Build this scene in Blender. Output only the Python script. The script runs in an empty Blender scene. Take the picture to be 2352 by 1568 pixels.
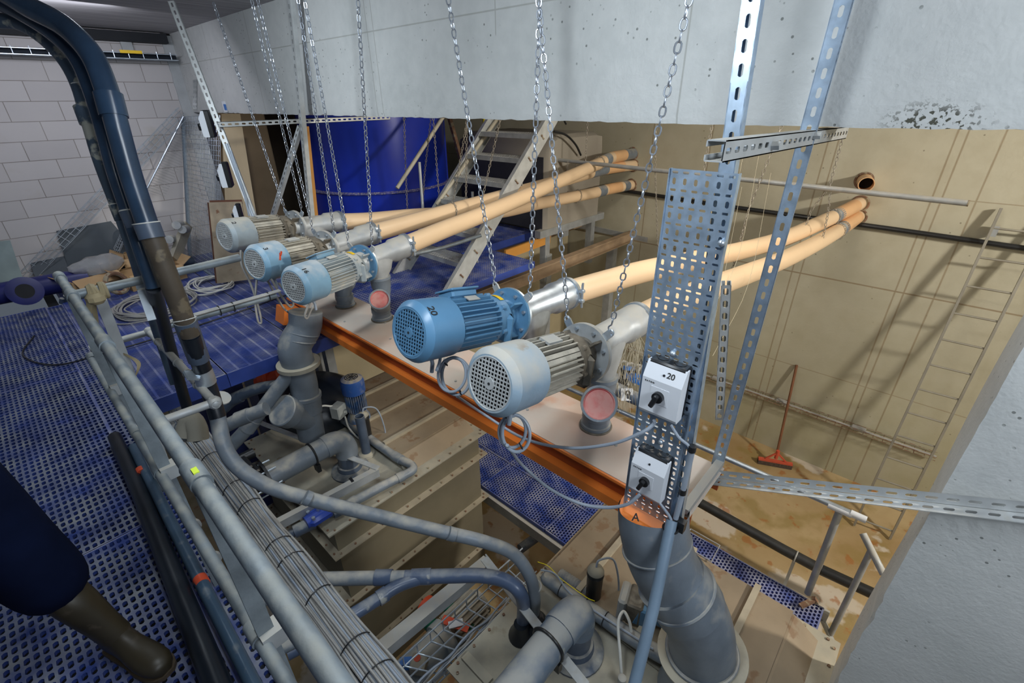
import bpy, math, random
import numpy as np
from mathutils import Vector, Matrix, Euler, noise
random.seed(7)
SC = bpy.context.scene
COL = SC.collection
PI = math.pi
# ---------------------------------------------------------------- camera
FPX = 1068.5
YAW, PIT, ROL = 0.74672402, -0.47990753, 0.0126346
FW = Vector((math.cos(PIT)*math.cos(YAW), math.cos(PIT)*math.sin(YAW), math.sin(PIT)))
_r = FW.cross(Vector((0, 0, 1))).normalized(); _d = FW.cross(_r)
RT = _r*math.cos(ROL)+_d*math.sin(ROL)
DN = -_r*math.sin(ROL)+_d*math.cos(ROL)
cam_d = bpy.data.cameras.new('camera'); cam = bpy.data.objects.new('camera', cam_d); COL.objects.link(cam)
cam_d.sensor_width = 36; cam_d.lens = FPX/2352*36; cam_d.clip_start = .02
m3 = Matrix((RT, -DN, -FW)).transposed()
cam.matrix_world = m3.to_4x4()
SC.camera = cam
# ---------------------------------------------------------------- light
world = bpy.data.worlds.new('world'); SC.world = world; world.use_nodes = True
world.node_tree.nodes['Background'].inputs[0].default_value = (.66, .78, .95, 1)
world.node_tree.nodes['Background'].inputs[1].default_value = .10
def area(name, loc, to, sx, sy, power, col):
    l = bpy.data.lights.new(name, 'AREA'); l.shape = 'RECTANGLE'; l.size = sx; l.size_y = sy; l.energy = power; l.color = col
    o = bpy.data.objects.new(name, l); COL.objects.link(o); o.location = loc
    o.rotation_euler = (Vector(to)-Vector(loc)).to_track_quat('-Z', 'Y').to_euler()
    return o
area('tube_and_fill_light', (.75, 1.0, .62), (1.9, 1.3, -1.3), .2, 1.3, 27, (.84, .93, 1))
area('tube_and_fill_light', (.75, 3.3, .62), (1.9, 3.6, -1.5), .2, 1.3, 27, (.84, .93, 1))
area('tube_and_fill_light', (.6, -1.7, .5), (2, 1.0, -.6), 1.2, .4, 38, (.84, .92, 1))  # unseen fill lamp, added to brighten the beam and pillar
area('tube_and_fill_light', (.6, 5.2, .6), (.5, 6.9, -1.0), 1.2, .2, 14, (.88, .9, 1))
area('hall_flood_light', (3.9, -4.6, 1.0), (5.0, 3.0, -2.6), .5, .4, 370, (1, .94, .84))
area('hall_flood_light', (3.4, 1.4, .9), (4.6, 1.8, -4.), 1.2, .4, 30, (1, .93, .82))
SC.view_settings.view_transform = 'Standard'; SC.view_settings.look = 'None'
SC.view_settings.gamma = 1; SC.view_settings.use_curve_mapping = False
SC.view_settings.exposure = .35
# ---------------------------------------------------------------- where a pixel's ray meets a plane of the place
def ray(u, v): return FW+RT*((u-1176)/FPX)+DN*((v-784)/FPX)
def P(u, v, x=None, y=None, z=None, d=None):
    q = ray(u, v)
    t = x/q.x if x is not None else y/q.y if y is not None else z/q.z if z is not None else d
    return q*t
def Pv(u, v, A, B):            # on the upright plane through A and B
    A = Vector(A); B = Vector(B); n = (B-A).cross(Vector((0, 0, 1))); q = ray(u, v)
    return q*(A.dot(n)/q.dot(n))
# ---------------------------------------------------------------- materials
def mat(name, col, rough=.5, metal=0, var=.15, vs=6, dust=None, da=.0, bump=.0, bs=40, col2=None, c2=.5, stretch=None, spec=.5):
    m = bpy.data.materials.new(name); m.use_nodes = True; N = m.node_tree.nodes; L = m.node_tree.links
    b = N['Principled BSDF']; b.inputs['Metallic'].default_value = metal; b.inputs['Specular IOR Level'].default_value = spec
    tc = N.new('ShaderNodeTexCoord'); src = tc.outputs['Object']
    if stretch:
        mp = N.new('ShaderNodeMapping'); mp.inputs['Scale'].default_value = stretch; L.new(src, mp.inputs[0]); src = mp.outputs[0]
    def nz(s, det=5):
        n = N.new('ShaderNodeTexNoise'); n.inputs['Scale'].default_value = s; n.inputs['Detail'].default_value = det; L.new(src, n.inputs['Vector']); return n.outputs['Fac']
    def ramp(f, a, bb):
        r = N.new('ShaderNodeMapRange'); r.inputs[1].default_value = a; r.inputs[2].default_value = bb; L.new(f, r.inputs[0]); return r.outputs[0]
    def mix(f, a, bb, t='MIX'):
        x = N.new('ShaderNodeMix'); x.data_type = 'RGBA'; x.blend_type = t
        for s, val in ((0, f), (6, a), (7, bb)):
            if hasattr(val, 'is_output'): L.new(val, x.inputs[s])
            elif isinstance(val, tuple): x.inputs[s].default_value = (*val[:3], 1)
            else: x.inputs[s].default_value = val
        return x.outputs[2]
    n1 = nz(vs)
    lo = tuple(c*(1-var) for c in col); hi = tuple(min(1, c*(1+var)) for c in col)
    c = mix(ramp(n1, .3, .7), lo, hi)
    if col2: c = mix(ramp(nz(vs*2.3, 8), c2, c2+.06), c, tuple(col2))
    rf = None
    if dust:
        g = N.new('ShaderNodeNewGeometry'); sx = N.new('ShaderNodeSeparateXYZ'); L.new(g.outputs['Normal'], sx.inputs[0])
        up = ramp(sx.outputs[2], -.2, 1); n2 = nz(vs*1.7, 8)
        a1 = N.new('ShaderNodeMath'); a1.operation = 'MULTIPLY_ADD'; L.new(up, a1.inputs[0]); a1.inputs[1].default_value = .6; L.new(n2, a1.inputs[2])
        f = ramp(a1.outputs[0], 1.32-da, 1.72-da)
        c = mix(f, c, tuple(dust))
        rr = N.new('ShaderNodeMapRange'); rr.inputs[3].default_value = rough; rr.inputs[4].default_value = .9; L.new(f, rr.inputs[0]); rf = rr.outputs[0]
    L.new(c, b.inputs['Base Color'])
    if rf: L.new(rf, b.inputs['Roughness'])
    else: b.inputs['Roughness'].default_value = rough
    if bump:
        bp = N.new('ShaderNodeBump'); bp.inputs['Strength'].default_value = bump; bp.inputs['Distance'].default_value = .01
        L.new(nz(bs, 6), bp.inputs['Height']); L.new(bp.outputs[0], b.inputs['Normal'])
    m['mix'] = 1
    return m
DUST = (.42, .38, .30); GD = (.36, .36, .33)
M = {}
M['galv'] = mat('galvanised_steel', (.50, .56, .62), .38, .75, .18, 14, GD, .12)
M['galv_d'] = mat('dusty_galvanised_steel', (.40, .42, .43), .5, .35, .15, 10, (.52, .50, .45), .6)
M['strut'] = mat('blue_tinted_zinc_strut', (.42, .53, .66), .36, .7, .2, 25, GD, .05)
M['strut_w'] = mat('pale_zinc_strut', (.55, .57, .57), .5, .4, .15, 12, (.5, .48, .42), .3)
M['chain'] = mat('zinc_chain', (.46, .50, .56), .35, .8, .12, 30)
M['chain_o'] = mat('dusty_chain', (.36, .33, .28), .6, .5, .2, 30)
M['rail'] = mat('weathered_rail_steel', (.20, .235, .26), .5, .3, .35, 9, (.38, .38, .34), .42, bump=.2)
M['pvc'] = mat('grey_pvc', (.165, .195, .23), .42, 0, .15, 8, (.42, .40, .35), .50, bump=.08, bs=60)
M['pvc_d'] = mat('dark_grey_pvc', (.07, .095, .14), .34, 0, .2, 8, (.40, .39, .34), .45)
M['pvc_b'] = mat('dark_blue_pipe', (.022, .045, .085), .25, 0, .35, 7, (.25, .3, .36), .0)
M['pvc_k'] = mat('near_black_pipe', (.009, .013, .02), .35, 0, .3, 7, (.3, .3, .27), .0)
M['pvc_s'] = mat('speckled_dark_pipe', (.06, .09, .13), .45, 0, .3, 7, col2=(.38, .38, .33), c2=.53)
M['brown'] = mat('brown_grimed_pipe', (.07, .055, .04), .45, 0, .4, 7, col2=(.15, .12, .08), c2=.55)
M['cream'] = mat('cream_pvc', (.78, .57, .36), .38, 0, .05, 2, (.72, .58, .42), .05)
M['cream2'] = mat('orange_cream_pvc', (.74, .44, .22), .38, 0, .08, 3)
M['red'] = mat('faded_red_cap', (.52, .07, .075), .55, 0, .25, 14, (.56, .26, .23), .75)
M['orange'] = mat('orange_paint', (.76, .20, .03), .45, 0, .08, 4)
M['plate'] = mat('dusty_table_plate', (.64, .60, .53), .6, 0, .1, 1.6, (.68, .48, .38), .40, bump=.06, col2=(.68, .34, .20), c2=.64)
M['mblue'] = mat('blue_motor_paint', (.10, .24, .40), .33, 0, .08, 8, (.4, .44, .46), -.02)
M['mlblue'] = mat('light_blue_motor_paint', (.17, .31, .43), .34, 0, .12, 8, (.42, .46, .48), .55)
M['mgrey'] = mat('blue_grey_motor_paint', (.29, .34, .37), .5, .0, .2, 7, (.5, .47, .4), .55)
M['mold'] = mat('flaking_motor_paint', (.26, .36, .45), .55, 0, .15, 5, (.47, .45, .40), .62, col2=(.2, .13, .08), c2=.63, bump=.15)
M['fins_old'] = mat('grimy_cast_fins', (.33, .31, .26), .7, .1, .25, 12, (.50, .46, .38), .60, bump=.2)
M['grime'] = mat('oily_brown_grime', (.15, .13, .10), .55, .1, .5, 14, (.4, .37, .3), .22, bump=.3)
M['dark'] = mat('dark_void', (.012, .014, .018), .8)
M['black'] = mat('black_plastic', (.015, .016, .018), .35, 0, .1, 8, (.2, .2, .19), .0)
M['white'] = mat('white_plastic', (.74, .77, .82), .35, 0, .03, 3)
M['cable'] = mat('grey_cable', (.32, .37, .44), .4, 0, .1, 8, (.45, .45, .42), .1)
M['cable_d'] = mat('dusty_cable', (.36, .35, .33), .7, 0, .15, 12)
M['cable_w'] = mat('white_cable', (.62, .62, .58), .5, 0, .1, 12)
M['blue_g'] = mat('blue_grating', (.035, .07, .32), .4, 0, .3, 3, (.40, .40, .42), .36)
M['blue_n'] = mat('worn_blue_grating', (.03, .055, .22), .35, 0, .4, 5, (.27, .28, .29), .40)
M['tank'] = mat('khaki_grey_tank_panel', (.20, .175, .12), .5, .1, .12, 3, (.42, .36, .26), .2)
M['rim'] = mat('dusty_khaki_rim', (.40, .35, .26), .7, 0, .15, 8)
M['tanktop'] = mat('dirty_tank_top', (.34, .32, .26), .7, 0, .2, 4, (.5, .45, .34), .4, col2=(.2, .16, .1), c2=.64, bump=.1)
M['lid'] = mat('brown_lid', (.27, .21, .14), .7, 0, .15, 4, col2=(.22, .14, .08), c2=.60, bump=.08)
M['floor'] = None
M['tankblue'] = mat('royal_blue_tank', (.012, .035, .42), .26, 0, .12, 2, (.1, .14, .5), -.1)
M['greytank'] = mat('grey_cistern', (.33, .30, .25), .6, 0, .08, 2)
M['cist_shade'] = mat('shaded_cistern_side', (.05, .05, .055), .6)
M['rust'] = mat('rusty_steel', (.23, .13, .08), .8, .1, .3, 9, col2=(.34, .29, .2), c2=.5, bump=.3)
M['beamrust'] = mat('dusty_rust_beam', (.38, .27, .17), .75, .1, .2, 6, (.46, .36, .25), .2)
M['wood'] = mat('pale_board', (.46, .38, .26), .8, 0, .15, 3, stretch=(1, 1, .15))
M['woodd'] = mat('orange_board', (.66, .30, .06), .6, 0, .08, 3)
M['card'] = mat('cardboard', (.50, .33, .17), .85, 0, .12, 4)
M['plastic'] = mat('clear_film', (.75, .76, .77), .15, 0, .1, 8, bump=.9, bs=14)
M['plastic'].node_tree.nodes['Principled BSDF'].inputs['Transmission Weight'].default_value = .7; M['plastic'].node_tree.nodes['Principled BSDF'].inputs['IOR'].default_value = 1.12
M['slate'] = mat('slate_board', (.045, .06, .075), .6)
M['panelg'] = mat('grey_green_panel', (.20, .26, .26), .6)
M['yellow'] = mat('yellow_mark', (.85, .55, .02), .5)
M['bright_y'] = mat('yellow_pole', (.85, .72, .02), .4)
M['orange_l'] = mat('orange_mark', (.85, .30, .02), .5)
M['redtape'] = mat('red_tape', (.62, .08, .03), .4)
M['green'] = mat('green_hose', (.01, .12, .07), .4)
M['stickerb'] = mat('blue_sticker', (.03, .16, .5), .4)
M['navy'] = mat('navy_workwear', (.003, .006, .022), .9, 0, .3, 6, bump=.4, bs=9, spec=.08)
M['boot'] = mat('olive_rubber_boot', (.030, .023, .012), .42, 0, .3, 7, col2=(.055, .042, .028), c2=.6)
M['skin'] = mat('skin', (.5, .32, .24), .6)
M['hair'] = mat('hair', (.05, .035, .02), .8)
M['strap'] = mat('dirty_strap', (.33, .27, .16), .85)
M['web'] = mat('dusty_threads', (.5, .45, .33), .9)
M['ink'] = mat('ink', (.02, .02, .02), .7, var=0)
M['broomw'] = mat('brown_broom_handle', (.20, .08, .035), .6)
M['broomr'] = mat('red_broom_bracket', (.6, .10, .05), .5)
M['bristle'] = mat('dark_bristles', (.08, .055, .04), .9, 0, .4, 50)
def node_mat(name, fn, rough=.85, bump=None):
    m = bpy.data.materials.new(name); m.use_nodes = True; N = m.node_tree.nodes; L = m.node_tree.links
    b = N['Principled BSDF']; b.inputs['Roughness'].default_value = rough
    class H: pass
    h = H(); h.N = N; h.L = L
    tc = N.new('ShaderNodeNewGeometry'); h.pos = tc.outputs['Position']
    sp = N.new('ShaderNodeSeparateXYZ'); L.new(h.pos, sp.inputs[0]); h.x, h.y, h.z = sp.outputs
    def setin(s, v):
        if hasattr(v, 'is_output'): L.new(v, s)
        elif isinstance(v, tuple): s.default_value = (*v, 1)
        else: s.default_value = v
    def mth(op, a, b_=0., c_=0.):
        n = N.new('ShaderNodeMath'); n.operation = op
        for s, v in zip(n.inputs, (a, b_, c_)): setin(s, v)
        return n.outputs[0]
    def nz(s, det=5, vec=None):
        n = N.new('ShaderNodeTexNoise'); n.inputs['Scale'].default_value = s; n.inputs['Detail'].default_value = det
        L.new(vec or h.pos, n.inputs['Vector']); return n.outputs['Fac']
    def rm(f, a, bb, c0=0., c1=1.):
        r = N.new('ShaderNodeMapRange'); setin(r.inputs[0], f)
        for i, v in enumerate((a, bb, c0, c1)): r.inputs[i+1].default_value = v
        return r.outputs[0]
    def mix(f, a, bb, t='MIX'):
        x = N.new('ShaderNodeMix'); x.data_type = 'RGBA'; x.blend_type = t
        setin(x.inputs[0], f); setin(x.inputs[6], a); setin(x.inputs[7], bb); return x.outputs[2]
    def line(co, at, w, wob=.5):            # a thin line with ragged edge
        d = mth('ABSOLUTE', mth('SUBTRACT', co, at)); return rm(mth('ADD', d, mth('MULTIPLY', nz(9), w*wob)), w*.6, w*1.6, 1., 0.)
    def vor(s):
        n = N.new('ShaderNodeTexVoronoi'); n.inputs['Scale'].default_value = s; L.new(h.pos, n.inputs['Vector']); return n.outputs['Distance']
    h.mth, h.nz, h.rm, h.mix, h.line, h.vor = mth, nz, rm, mix, line, vor
    c, hgt = fn(h)
    L.new(c, b.inputs['Base Color'])
    if hgt is not None:
        bp = N.new('ShaderNodeBump'); bp.inputs['Strength'].default_value = bump or .5; bp.inputs['Distance'].default_value = .01
        L.new(hgt, bp.inputs['Height']); L.new(bp.outputs[0], b.inputs['Normal'])
    return m
def f_beam(h):
    c = h.mix(h.rm(h.nz(1.3), .3, .7), (.50, .52, .51), (.62, .63, .62))
    c = h.mix(h.rm(h.nz(14, 8), .35, .65, 0, .25), c, (.70, .71, .69))
    pits = h.mth('MULTIPLY', h.rm(h.vor(26), .10, .15, 1, 0), h.rm(h.nz(3.1), .5, .56))
    c = h.mix(h.mth('MULTIPLY', pits, .8), c, (.13, .14, .13))
    l = h.mth('MULTIPLY', h.line(h.z, .39, .004), h.rm(h.y, .95, 1.0))
    for yy, z0 in ((3.07, .0), (3.00, .0), (1.93, .39), (.92, -.1), (4.9, -.1), (5.95, .39), (1.085, 9)):
        if z0 < 9: l = h.mth('MAXIMUM', l, h.mth('MULTIPLY', h.line(h.y, yy, .004), h.rm(h.z, z0-.11, z0-.1)))
    c = h.mix(h.mth('MULTIPLY', l, .55), c, (.26, .26, .23))
    # coarse honeycombed patch low on the beam
    dy = h.mth('MULTIPLY', h.mth('SUBTRACT', h.y, .11), 7.5); dz = h.mth('MULTIPLY', h.mth('ADD', h.z, .08), 16.)
    r = h.mth('SQRT', h.mth('ADD', h.mth('MULTIPLY', dy, dy), h.mth('MULTIPLY', dz, dz)))
    hc = h.mth('MULTIPLY', h.rm(r, .5, 1.1, 1, 0), h.rm(h.nz(75, 5), .53, .58))
    c = h.mix(hc, c, (.08, .08, .06))
    return c, h.mth('SUBTRACT', h.nz(60, 6), h.mth('ADD', h.mth('MULTIPLY', pits, 2.), h.mth('MULTIPLY', hc, 6.)))
M['beam'] = node_mat('pale_cast_concrete', f_beam, .85, .25)
def f_far(h):
    c = h.mix(h.rm(h.nz(.8), .3, .7), (.45, .42, .31), (.55, .52, .40))
    c = h.mix(h.rm(h.nz(5, 8), .4, .7, 0, .35), c, (.40, .36, .25))
    g = h.mth('MULTIPLY', h.rm(h.z, -2.4, -4.2), h.rm(h.nz(1.5), .3, .6)); c = h.mix(h.mth('MULTIPLY', g, .45), c, (.36, .33, .17))
    l = h.line(h.z, -2.05, .009)
    for zz in (-3.35, -.98): l = h.mth('MAXIMUM', l, h.mth('MULTIPLY', h.line(h.z, zz, .006), .7))
    for yy in (2.6, 2.35, 1.25, 1.15, .15, .07, -.20, -1.2, -1.3, 1.55, 3.45): l = h.mth('MAXIMUM', l, h.mth('MULTIPLY', h.line(h.y, yy, .009), .8))
    c = h.mix(h.mth('MULTIPLY', l, .75), c, (.24, .16, .08))
    pits = h.mth('MULTIPLY', h.rm(h.vor(11), .07, .11, 1, 0), h.rm(h.nz(2.1), .5, .6)); c = h.mix(h.mth('MULTIPLY', pits, .6), c, (.13, .10, .06))
    return c, h.nz(40, 6)
M['farwall'] = node_mat('ochre_cast_concrete', f_far, .8, .2)
def f_floor(h):
    c = h.mix(h.rm(h.nz(1.1, 6), .35, .65), (.36, .24, .11), (.50, .37, .20))
    c = h.mix(h.rm(h.nz(2.7, 9), .48, .62, 0, .6), c, (.27, .19, .05))
    c = h.mix(h.rm(h.nz(.9, 10), .60, .62), c, (.58, .50, .40))
    c = h.mix(h.rm(h.nz(6, 10), .6, .66, 0, .7), c, (.36, .13, .03))
    return c, h.nz(12, 8)
M['floor'] = node_mat('stained_wet_floor', f_floor, .45, .3)
def f_block(h):
    br = h.N.new('ShaderNodeTexBrick'); cb = h.N.new('ShaderNodeCombineXYZ'); h.L.new(h.x, cb.inputs[0]); h.L.new(h.mth('ADD', h.z, 1.751), cb.inputs[1])
    h.L.new(cb.outputs[0], br.inputs['Vector']); br.inputs['Scale'].default_value = 1; br.inputs['Mortar Size'].default_value = .0035
    br.inputs['Brick Width'].default_value = .405; br.inputs['Row Height'].default_value = .1785; br.inputs['Mortar Smooth'].default_value = .1
    br.inputs['Color1'].default_value = (.52, .50, .50, 1); br.inputs['Color2'].default_value = (.46, .44, .44, 1); br.inputs['Mortar'].default_value = (.2, .18, .16, 1)
    c = h.mix(h.rm(h.nz(3, 6), .3, .7, 0, .3), br.outputs[0], (.60, .57, .55))
    c = h.mix(h.rm(h.nz(2.2, 4), .62, .72, 0, .4), c, (.38, .33, .24))
    return c, br.outputs['Fac']
M['block'] = node_mat('sand_lime_blocks', f_block, .9, -.4)
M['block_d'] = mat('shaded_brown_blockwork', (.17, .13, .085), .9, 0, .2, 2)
M['ceil'] = mat('grey_ceiling_boards', (.36, .35, .36), .9, 0, .25, 3, stretch=(.35, 6, 1), bump=.2, bs=3)
M['conc'] = mat('grey_concrete', (.42, .44, .45), .85, 0, .15, 4, col2=(.3, .31, .3), c2=.66, bump=.15)
M['pitwall'] = mat('tan_pit_concrete', (.50, .43, .28), .85, 0, .12, 2)
# ---------------------------------------------------------------- mesh builder
def root_off(o):
    v = Vector((0, 0, 0))
    while o is not None: v = v+Vector(o.location); o = o.parent
    return v
def frame(d):
    d = Vector(d).normalized(); a = Vector((0, 0, 1)) if abs(d.z) < .9 else Vector((0, 1, 0))
    u = a.cross(d).normalized(); return u, d.cross(u)
def spline(pts, n=8):
    pts = [Vector(p) for p in pts]; out = []
    e = [2*pts[0]-pts[1]]+pts+[2*pts[-1]-pts[-2]]
    for i in range(1, len(e)-2):
        a, b, c, d = e[i-1:i+3]
        for k in range(n):
            t = k/n; out.append(.5*((2*b)+(c-a)*t+(2*a-5*b+4*c-d)*t*t+(3*b-a-3*c+d)*t**3))
    return out+[pts[-1]]
class MB:
    def __init__(s): s.v = []; s.f = []
    def add(s, vs, fs):
        o = len(s.v); s.v += [tuple(p) for p in vs]; s.f += [tuple(i+o for i in f) for f in fs]; return s
    def box(s, c, size, rot=None, b=0):
        hx, hy, hz = [k/2 for k in size]; c = Vector(c)
        R = rot.to_matrix() if isinstance(rot, Euler) else (rot or Matrix.Identity(3))
        if b <= 0:
            vs = [c+R@Vector((x*hx, y*hy, z*hz)) for x in (-1, 1) for y in (-1, 1) for z in (-1, 1)]
            return s.add(vs, [(0, 1, 3, 2), (4, 6, 7, 5), (0, 4, 5, 1), (2, 3, 7, 6), (0, 2, 6, 4), (1, 5, 7, 3)])
        # chamfered: stack of inset rings along local z
        ring = lambda ax, ay, z, ch: [c+R@Vector(q) for q in ((ax, ay-ch, z), (ax-ch, ay, z), (-ax+ch, ay, z), (-ax, ay-ch, z), (-ax, -ay+ch, z), (-ax+ch, -ay, z), (ax-ch, -ay, z), (ax, -ay+ch, z))]
        return s.loft([ring(hx-b, hy-b, -hz, b*.5), ring(hx, hy, -hz+b, b), ring(hx, hy, hz-b, b), ring(hx-b, hy-b, hz, b*.5)])
    def bar(s, a, b_, w, h, up=None):       # rectangular bar between two points
        a = Vector(a); b_ = Vector(b_); d = (b_-a).normalized()
        up = Vector(up) if up else (Vector((0, 0, 1)) if abs(d.z) < .95 else Vector((1, 0, 0)))
        sx = d.cross(up).normalized(); sz = sx.cross(d)
        vs = [p+sx*(i*w/2)+sz*(j*h/2) for p in (a, b_) for i, j in ((-1, -1), (1, -1), (1, 1), (-1, 1))]
        return s.add(vs, [(3, 2, 1, 0), (4, 5, 6, 7), (0, 1, 5, 4), (1, 2, 6, 5), (2, 3, 7, 6), (3, 0, 4, 7)])
    def loft(s, secs, cap=True, close=True):
        n = len(secs[0]); vs = [p for r in secs for p in r]; fs = []
        for k in range(len(secs)-1):
            for i in range(n if close else n-1):
                j = (i+1) % n; fs.append((k*n+i, k*n+j, (k+1)*n+j, (k+1)*n+i))
        if cap: fs += [tuple(range(n))[::-1], tuple(range((len(secs)-1)*n, len(secs)*n))]
        return s.add(vs, fs)
    def tube(s, pts, r, n=12, smooth=0, cap=True):
        if smooth: 
            if isinstance(r, (list, tuple)): r = [r[min(len(r)-1, i//smooth)] for i in range((len(pts)-1)*smooth+1)]
            pts = spline(pts, smooth)
        pts = [Vector(p) for p in pts]; R = r if isinstance(r, (list, tuple)) else [r]*len(pts); secs = []; u = None
        for i, p in enumerate(pts):
            d = (pts[min(i+1, len(pts)-1)]-pts[max(i-1, 0)]).normalized()
            if u is None: u, w = frame(d)
            else: u = (u-d*u.dot(d)).normalized(); w = d.cross(u)
            secs.append([p+(u*math.cos(a)+w*math.sin(a))*R[i] for a in [2*PI*k/n for k in range(n)]])
        return s.loft(secs, cap)
    def cyl(s, a, b_, r, n=16, r2=None): return s.tube([a, b_], [r, r if r2 is None else r2], n)
    def lathe(s, o, d, prof, n=24, cap=True):      # prof: (distance along d, radius)
        o = Vector(o); d = Vector(d).normalized(); u, w = frame(d)
        return s.loft([[o+d*t+(u*math.cos(a)+w*math.sin(a))*r for a in [2*PI*k/n for k in range(n)]] for t, r in prof], cap)
    def pipe(s, a, b_, r, t, n=24):                # open pipe with wall thickness
        a = Vector(a); L = (Vector(b_)-a).length
        return s.lathe(a, Vector(b_)-a, [(0, r-t), (0, r), (L, r), (L, r-t), (L*.3, r-t)], n, False)
    def ring(s, c, d, R, r, n=24, m=8):
        c = Vector(c); u, w = frame(d); d = Vector(d).normalized(); vs = []; fs = []
        for i in range(n):
            a = 2*PI*i/n; e = u*math.cos(a)+w*math.sin(a)
            for k in range(m):
                b_ = 2*PI*k/m; vs.append(c+e*(R+r*math.cos(b_))+d*r*math.sin(b_))
        for i in range(n):
            for k in range(m): fs.append((i*m+k, ((i+1) % n)*m+k, ((i+1) % n)*m+(k+1) % m, i*m+(k+1) % m))
        return s.add(vs, fs)
    def sphere(s, c, r, n=12, sc=(1, 1, 1)):
        c = Vector(c); secs = []
        for k in range(1, n//2):
            a = PI*k/(n//2); secs.append([c+Vector((math.cos(2*PI*i/n)*math.sin(a)*r*sc[0], math.sin(2*PI*i/n)*math.sin(a)*r*sc[1], math.cos(a)*r*sc[2])) for i in range(n)])
        return s.loft(secs[::-1])
    def sheet(s, o, ux, uy, nx, ny, cw, ch, hw, hh, t, nrm, skip=None, stag=0):
        """nx by ny cells, each with a rounded slot hw by hh; real holes, thickness t"""
        o = Vector(o); ux = Vector(ux).normalized(); uy = Vector(uy).normalized(); nrm = Vector(nrm).normalized()
        k = min(hw, hh)*.3
        hole = [(hw/2, 0), (hw/2-0*k, hh/2-k), (hw/2-k, hh/2), (0, hh/2), (-hw/2+k, hh/2), (-hw/2, hh/2-k), (-hw/2, 0), (-hw/2, -hh/2+k), (-hw/2+k, -hh/2), (0, -hh/2), (hw/2-k, -hh/2), (hw/2, -hh/2+k)]
        out = [(cw/2, 0), (cw/2, ch/2), (cw/2, ch/2), (0, ch/2), (-cw/2, ch/2), (-cw/2, ch/2), (-cw/2, 0), (-cw/2, -ch/2), (-cw/2, -ch/2), (0, -ch/2), (cw/2, -ch/2), (cw/2, -ch/2)]
        for i in range(nx):
            for j in range(ny):
                cx = (i+.5)*cw+(cw*.5 if stag and j % 2 else 0); cy = (j+.5)*ch
                if stag and j % 2 and i == nx-1: continue
                c = o+ux*cx+uy*cy
                if skip and skip(i, j): 
                    s.add([c+ux*a*cw/2+uy*b_*ch/2 for a, b_ in ((-1, -1), (1, -1), (1, 1), (-1, 1))], [(0, 1, 2, 3)]); continue
                A = [c+ux*a+uy*b_ for a, b_ in out]; B = [c+ux*a+uy*b_ for a, b_ in hole]; D = [p-nrm*t for p in B]; E = [p-nrm*t for p in A]
                fs = []
                for q in range(12):
                    w = (q+1) % 12; fs += [(q, w, 12+w, 12+q), (12+q, 12+w, 24+w, 24+q), (24+q, 24+w, 36+w, 36+q)]
                s.add(A+B+D+E, fs)
        return s
    def split(s, name, m, parent=None, smooth=True):      # every loose piece becomes an object of its own
        own = list(range(len(s.v)))
        def fd(i):
            while own[i] != i: own[i] = own[own[i]]; i = own[i]
            return i
        for f in s.f:
            r = fd(f[0])
            for k in f[1:]: own[fd(k)] = r
        gr = {}
        for f in s.f: gr.setdefault(fd(f[0]), []).append(f)
        out = []
        for fs in gr.values():
            ix = sorted({k for f in fs for k in f}); mp = {k: i for i, k in enumerate(ix)}; b = MB(); b.v = [s.v[k] for k in ix]; b.f = [tuple(mp[k] for k in f) for f in fs]
            out.append(b.build(name, m, parent, smooth))
        return out
    def build(s, name, m, parent=None, smooth=True, kind=None, ang=35):
        me = bpy.data.meshes.new(name)
        V = np.array(s.v, dtype=np.float64)
        if parent is not None: off = np.array(root_off(parent))
        else:
            lo, hi = V.min(0), V.max(0); off = np.array([(lo[0]+hi[0])/2, (lo[1]+hi[1])/2, lo[2]])
        me.from_pydata((V-off).tolist(), [], s.f); me.validate(); me.update()
        o = bpy.data.objects.new(name, me); COL.objects.link(o)
        if parent is not None: o.parent = parent
        else: o.location = off
        for q in (m if isinstance(m, (list, tuple)) else [m]): me.materials.append(M[q] if isinstance(q, str) else q)
        if smooth:
            me.polygons.foreach_set('use_smooth', [True]*len(me.polygons))
            try: me.set_sharp_from_angle(angle=math.radians(ang))
            except Exception: pass
        if kind: o['kind'] = kind
        return o
def tag(o, label, cat, group=None):
    o['label'] = label; o['category'] = cat
    if group: o['group'] = group
    return o
def thing(name, loc, label, cat, group=None):
    o = bpy.data.objects.new(name, None); COL.objects.link(o); o.location = Vector(loc); o.empty_display_size = .1
    return tag(o, label, cat, group)
def copy_tree(o, parent=None):
    c = o.copy(); COL.objects.link(c); c.parent = parent
    for ch in list(o.children): copy_tree(ch, c)
    return c
def text(s, size, o, ux, uy, m, parent, name='lettering'):   # flat lettering lying on a surface
    cu = bpy.data.curves.new(name, 'FONT'); cu.body = s; cu.size = size; cu.align_x = 'CENTER'; cu.align_y = 'CENTER'; cu.extrude = .0006; cu.offset = size*.012
    t = bpy.data.objects.new('tmp', cu); COL.objects.link(t); bpy.context.view_layer.update()
    me = bpy.data.meshes.new_from_object(t.evaluated_get(bpy.context.evaluated_depsgraph_get())); bpy.data.objects.remove(t)
    ux = Vector(ux).normalized(); n = ux.cross(Vector(uy)).normalized(); uy = n.cross(ux)
    for v in me.vertices: v.co = Vector(o)+ux*v.co.x+uy*v.co.y+n*(v.co.z+.0004)-root_off(parent)
    me.materials.clear(); me.materials.append(M[m]); ob = bpy.data.objects.new(name, me); COL.objects.link(ob); ob.parent = parent
    return ob
X, Y, Z = Vector((1, 0, 0)), Vector((0, 1, 0)), Vector((0, 0, 1))
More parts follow.
